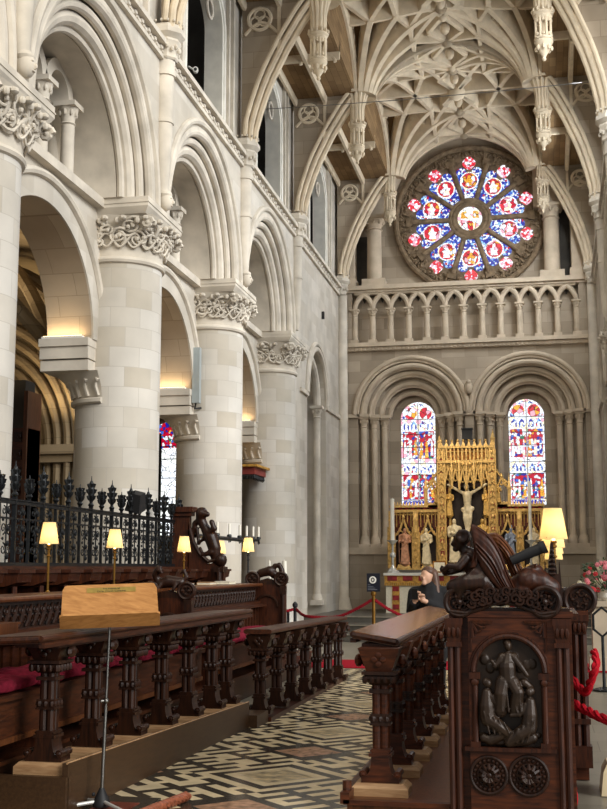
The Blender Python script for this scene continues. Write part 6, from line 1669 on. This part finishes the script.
m.tube([p0, p0.lerp(p3, .25) - Vector((0, 0, .05)), p0.lerp(p3, .5) - Vector((0, 0, .07)), p0.lerp(p3, .75) - Vector((0, 0, .05)), p3], .010, 5)
tag(m.build('tie_wire', STEEL), 'thin wire stretched across the choir below the vault', 'wire')
m = MB(); p = at(329, 315, 30.9); m.box(-5.85, -5.78, 30.86, 30.96, p.z - .1, p.z + .1); tag(m.build('wall_fitting', BLACK), 'tiny black fitting on the plain wall beside the sanctuary recess', 'fitting')

# slim candles past the arched-beast bench end
for lb, px, z in (('slim white candle just past the arched beast, the taller brighter one', 285, 0), ('very thin white candle just past the arched beast, near the lamp', 270, 0)):
    t = thing('candle_stand', lb.replace('slim white candle', 'black iron stand of the candle').replace('very thin white candle', 'black iron stand of the thin candle'), 'candle stand', (at(px, 590, 18.6).x, 18.6, .0), 'iron candle stands')
    a = at(px, 582, 18.6); b = at(px - .5, 561, 18.6)
    m = MB(); m.tube([(a.x, 18.6, 0.02), (a.x, 18.6, a.z)], .018, 8); m.lathe([(.09, 0), (.09, .02), (.02, .04)], (a.x, 18.6, 0), 12); m.build('shaft', IRON, t)
    m = MB(); m.lathe([(.02, -.04), (.07, 0)], (a.x, 18.6, a.z), 12); m.build('cup', IRON, t)
    m = MB(); r = .035 if px > 275 else .016; m.tube([(a.x, 18.6, a.z), (a.x - .01, 18.6, b.z)], r, 10); m.tube([(a.x - .01, 18.6, b.z), (a.x - .01, 18.6, b.z + .02)], .004, 4); tag(m.build('candle', WAX), lb, 'candle', 'candles past the bench end')

# ---------------------------------------------------------------- barrier: posts, ropes, sign
def post(label, x, y, zt, mat=BRASS):
    t = thing('barrier_post', label, 'barrier post', (x, y, 0), 'posts of the rope barrier')
    m = MB(); m.tube([(x, y, .02), (x, y, zt)], .028, 12); m.build('pole', mat, t)
    m = MB(); m.lathe([(.15, 0), (.15, .02), (.06, .05), (.03, .07)], (x, y, 0), 20); m.build('foot', mat, t)
    m = MB(); m.lathe([(.03, 0), (.045, .02), (.045, .06), (.02, .09), (.0, .10)], (x, y, zt), 14); m.build('cap', mat, t)
YS = 18.0
VELVET = plain('dark_red_velvet', (132, 24, 36), .85, var=.15, scale=40, spec=.1)
s = at(373.5, 594, YS)
post('brass barrier post carrying the navy sign board', s.x, YS, 1.17)
post('barrier post behind the bench end with the arched beast', -4.05, 18.95, .95, BLACK)
post('barrier post hidden behind the woman in black', -1.15, YS, .95)
t = thing('sign_board', 'small navy notice with a white round candle emblem on the barrier post', 'sign', (s.x, YS, 1.25))
a = at(367, 573.5, YS - .02); b = at(380, 591.5, YS - .02)
m = MB(); m.box(a.x, b.x, YS - .035, YS - .02, b.z, a.z); m.build('panel', SIGN_N, t, smooth=0)
m = MB(); m.box(a.x - .006, b.x + .006, YS - .02, YS - .012, b.z - .006, a.z + .006); m.build('frame', STEEL, t, smooth=0)
cx, cz = (a.x + b.x) / 2 - .008, a.z - .098
m = MB(); m.prism([(cx + .056 * math.cos(2 * PI * k / 28), cz + .056 * math.sin(2 * PI * k / 28)) for k in range(28)], YS - .038, YS - .035); e = m.build('round_emblem', WHITEP, t, smooth=0)
m = MB(); m.tube([(cx + .022 * math.cos(2 * PI * k / 16), YS - .039, cz + .030 * math.sin(2 * PI * k / 16)) for k in range(16)], .007, 6, True); m.build('emblem_device', SIGN_N, e)
m = MB()
for k, (w, z) in enumerate(((.04, .17), (.09, .20), (.11, .222), (.15, .245))): m.box(a.x + .012, a.x + .012 + w, YS - .0362, YS - .035, a.z - z - .006, a.z - z)
m.build('small_print', plain('faint_grey_print', (120, 124, 134), .6, var=.1), t, smooth=0)
m = MB(); m.tube([(s.x, YS, 1.2), (s.x, YS, 1.27)], .012, 8); m.build('bracket', STEEL, t)
rope('barrier_rope', 'red velvet rope sagging from the sign post towards the bright wall', [(s.x - .02, YS, 1.11), (s.x - .25, YS + .03, .98), (s.x - .6, YS + .1, .84), (-3.7, YS + .2, .84), (-4.03, 18.95, .92)], .024, VELVET, n=50)
rope('barrier_rope', 'red velvet rope sagging from the sign post towards the woman', [(s.x + .02, YS, 1.11), (s.x + .25, YS, .96), (s.x + .6, YS, .82), (s.x + 1.0, YS, .82), (-1.17, YS, .93)], .024, VELVET, n=50)
rope('barrier_rope', 'red rope running from the arched-beast bench end to the wall side', [(-4.07, 18.95, .92), (-4.35, 18.8, .86), (-4.7, 18.9, .84), (-5.0, 19.1, .88)], .024, VELVET, n=40)
t = thing('side_table', 'small dark table with a white cloth edge, behind the arched-beast bench end', 'table', (-4.35, 19.2, 0))
m = MB(); m.box(-4.75, -4.25, 19.0, 19.5, .86, .90); m.build('table_top', BLACK, t, smooth=0)
for dx in (-4.72, -4.28):
    for dy in (19.04, 19.46): m = MB(); m.box(dx - .02, dx + .02, dy - .02, dy + .02, 0, .86); m.build('leg', BLACK, t, smooth=0)

# ---------------------------------------------------------------- woman in black
def woman():
    x, y = -1.36, 14.35
    t = thing('person', 'woman with long dark hair in a black coat, looking down at what she holds', 'person', (x, y, 0))
    H = 1.60
    m = MB(); X = lambda a, b, c: (x + a, y + b, c)
    # body: one continuous surface from feet to head
    for s in (-1, 1):
        limb(m, [X(s * .09, 0, .86), X(s * .095, -.01, .47), X(s * .095, .01, .10)], [.095, .062, .042]); limb(m, [X(s * .095, .03, .05), X(s * .10, -.15, .035)], [.045, .035])
    limb(m, [X(0, 0, .88), X(0, 0, 1.02), X(0, -.01, 1.20), X(0, 0, 1.30)], [.15, .125, .15, .12]); limb(m, [X(-.15, 0, 1.30), X(.15, 0, 1.30)], [.065, .065])
    limb(m, [X(0, 0, 1.30), X(-.02, -.03, 1.41)], [.06, .05])
    m.sphere(X(-.045, -.05, 1.495), (.072, .088, .105), 16, 12); m.sphere(X(-.035, -.03, 1.52), (.078, .092, .085), 14, 10)
    m.sphere(X(-.075, -.142, 1.475), (.013, .02, .018), 8, 6); m.sphere(X(-.07, -.115, 1.415), (.035, .035, .026), 8, 6)
    m.sphere(X(-.07, -.132, 1.447), (.022, .012, .007), 8, 5); m.sphere(X(-.07, -.134, 1.437), (.020, .012, .007), 8, 5)
    for s in (-1, 1):
        m.sphere(X(-.075 + s * .030, -.122, 1.503), (.014, .010, .009), 8, 6); m.sphere(X(-.045 + s * .072, -.03, 1.49), (.012, .02, .03), 8, 6)
    # arms folded up in front, hands close together
    for s, hx, hz in ((-1, -.135, 1.265), (1, -.075, 1.235)):
        limb(m, [X(s * .19, 0, 1.29), X(s * .22, -.04, 1.06), X(hx + s * .05, -.22, 1.19)], [.058, .048, .033]); limb(m, [X(hx + s * .05, -.22, 1.19), X(hx, -.25, hz - .02)], [.028, .034])
    remesh(m.build('body', SKIN, t), .010, 3)
    m = MB()
    limb(m, [X(0, .0, .60), X(0, 0, .85), X(0, 0, 1.02), X(0, -.01, 1.20), X(0, 0, 1.31)], [.215, .20, .165, .185, .15]); limb(m, [X(-.165, 0, 1.295), X(.165, 0, 1.295)], [.088, .088])
    limb(m, [X(0, .01, 1.33), X(-.01, -.01, 1.385)], [.095, .085])
    for s, hx in ((-1, -.135), (1, -.075)): limb(m, [X(s * .20, 0, 1.29), X(s * .235, -.04, 1.06), X(hx + s * .065, -.205, 1.18)], [.085, .072, .05])
    for s in (-1, 1): limb(m, [X(s * .09, 0, .7), X(s * .095, -.01, .47), X(s * .095, .0, .10)], [.11, .085, .065])
    remesh(m.build('coat', COAT, t), .014, 4)
    m = MB()
    m.sphere(X(-.026, -.018, 1.555), (.088, .100, .068), 16, 10); m.sphere(X(.01, .02, 1.51), (.075, .08, .09), 14, 10); limb(m, [X(.01, .05, 1.52), X(.02, .075, 1.40), X(.03, .09, 1.22), X(.04, .09, 1.08)], [.085, .09, .085, .05])
    limb(m, [X(.045, -.02, 1.53), X(.062, -.04, 1.42), X(.085, -.08, 1.28), (x + .09, y - .10, 1.14)], [.045, .046, .045, .03])
    remesh(m.build('hair', HAIR, t), .010, 3)
    for s, hx, hz in ((-1, -.135, 1.265), (1, -.075, 1.235)):       # five separate fingers on each hand
        m = MB(); b = X(hx, -.255, hz - .005)
        m.sphere(b, (.034, .022, .040), 10, 7)
        for k, L in enumerate((.062, .070, .066, .052)):
            fx = hx - .026 + .017 * k; m.tube([X(fx, -.262, hz + .02), X(fx - s * .004, -.285, hz + .02 + L * .5), X(fx - s * .012, -.300, hz + .02 + L * .55), X(fx - s * .016, -.298, hz + .012 + L * .3)], [.0085, .0085, .008, .0065], 8)
        m.tube([X(hx - s * .03, -.255, hz - .02), X(hx - s * .05, -.275, hz + .005), X(hx - s * .045, -.292, hz + .025)], [.010, .0095, .0075], 8)
        remesh(m.build('hand', SKIN, t), .004, 2)
woman()
t = thing('mobile_phone', 'small black phone held in both hands by the woman', 'phone', (-1.52, 14.05, 1.25))
m = MB(); M = Matrix.Translation((-1.525, 14.035, 1.29)) @ Matrix.Rotation(.5, 4, 'X'); m.box(-.036, .036, -.004, .004, -.075, .075, M); m.build('body', BLACK, t, smooth=0)
m = MB(); m.box(-.032, .032, .004, .005, -.068, .068, M); m.build('screen', SIGN_N, t, smooth=0)

# ---------------------------------------------------------------- flowers on a stone pedestal
xf, yf = at(604, 600, 19.2).x, 19.2; zf = at(600, 601, 19.2).z
t = thing('flower_pedestal', 'pale stone pedestal under the flowers, past the second bench end', 'pedestal', (xf, yf, 0))
m = MB(); m.box(xf - .20, xf + .26, yf - .22, yf + .22, 0, zf - .08); m.build('shaft', EASTP, t, smooth=0)
m = MB(); m.box(xf - .25, xf + .31, yf - .27, yf + .27, zf - .08, zf); m.box(xf - .26, xf + .32, yf - .28, yf + .28, 0, .2); m.build('mouldings', EASTP, t, smooth=0)
t = thing('flower_arrangement', 'bushy arrangement of pink, red and cream flowers on the stone pedestal', 'flowers', (xf + .05, yf, zf), )
m = MB(); m.lathe([(.08, 0), (.12, .06), (.10, .14), (.13, .18)], (xf + .05, yf, zf), 14); m.build('vase', MARBLE_W, t)
rnd = random.Random(21); L = MB(); F = [MB(), MB(), MB()]; S = MB()
for k in range(230):
    a = rnd.uniform(0, 2 * PI); r = .42 * rnd.random() ** .5; z = zf + .14 + rnd.uniform(-.08, .62) * (1 - r * .9) ; px, py = xf + .05 + r * math.cos(a), yf + r * math.sin(a)
    d = Vector((math.cos(a + rnd.uniform(-1, 1)), math.sin(a + rnd.uniform(-1, 1)), rnd.uniform(-.3, .8))).normalized() * rnd.uniform(.05, .10); w = d.cross(Vector((rnd.uniform(-1, 1), rnd.uniform(-1, 1), .4))).normalized() * .020
    p = Vector((px, py, z)); L.add([p, p + d * .5 + w, p + d, p + d * .5 - w, p + d * .5 + w.cross(d).normalized() * .01], [(0, 1, 4), (1, 2, 4), (2, 3, 4), (3, 0, 4), (0, 3, 2, 1)])
    if k % 4 == 0: S.tube([(xf + .05, yf, zf + .15), ((px + xf + .05) / 2, (py + yf) / 2, z * .4 + (zf + .15) * .6), (px, py, z)], .005, 4)
for k in range(46):
    a = rnd.uniform(0, 2 * PI); r = .44 * rnd.random() ** .5; z = zf + .18 + rnd.uniform(-.05, .58) * (1 - r * .9); q = MB(); c = (xf + .05 + r * math.cos(a), yf + r * math.sin(a) - .03, z)
    for j in range(6): b = 2 * PI * j / 6; q.sphere((c[0] + .022 * math.cos(b), c[1], c[2] + .022 * math.sin(b)), (.02, .012, .02), 6, 4)
    q.sphere((c[0], c[1] - .01, c[2]), .014, 6, 4); q.build(('pink_bloom', 'red_bloom', 'cream_bloom')[k % 3], (PINK, REDF, CREAMF)[k % 3], t)
S.build('stems', GREEN, t); lf = L.build('leaves', GREEN, t, smooth=0); lf['kind'] = 'stuff'
t = thing('hexagonal_frame', 'dark angular metal frame in front of the stone pedestal', 'frame', (at(601, 622, 16).x, 16.0, 0))
p = at(602, 622, 16.0); m = MB(); m.tube([(p.x + .13 * math.cos(PI / 3 * k + PI / 6), 16.0, p.z + .19 * math.sin(PI / 3 * k + PI / 6)) for k in range(6)], .018, 6, True); m.tube([(p.x, 16.0, p.z - .19), (p.x, 16.0, .03)], .02, 8); m.lathe([(.16, 0), (.16, .02), (.03, .05)], (p.x, 16, 0), 12); m.build('lantern_frame', IRON, t)
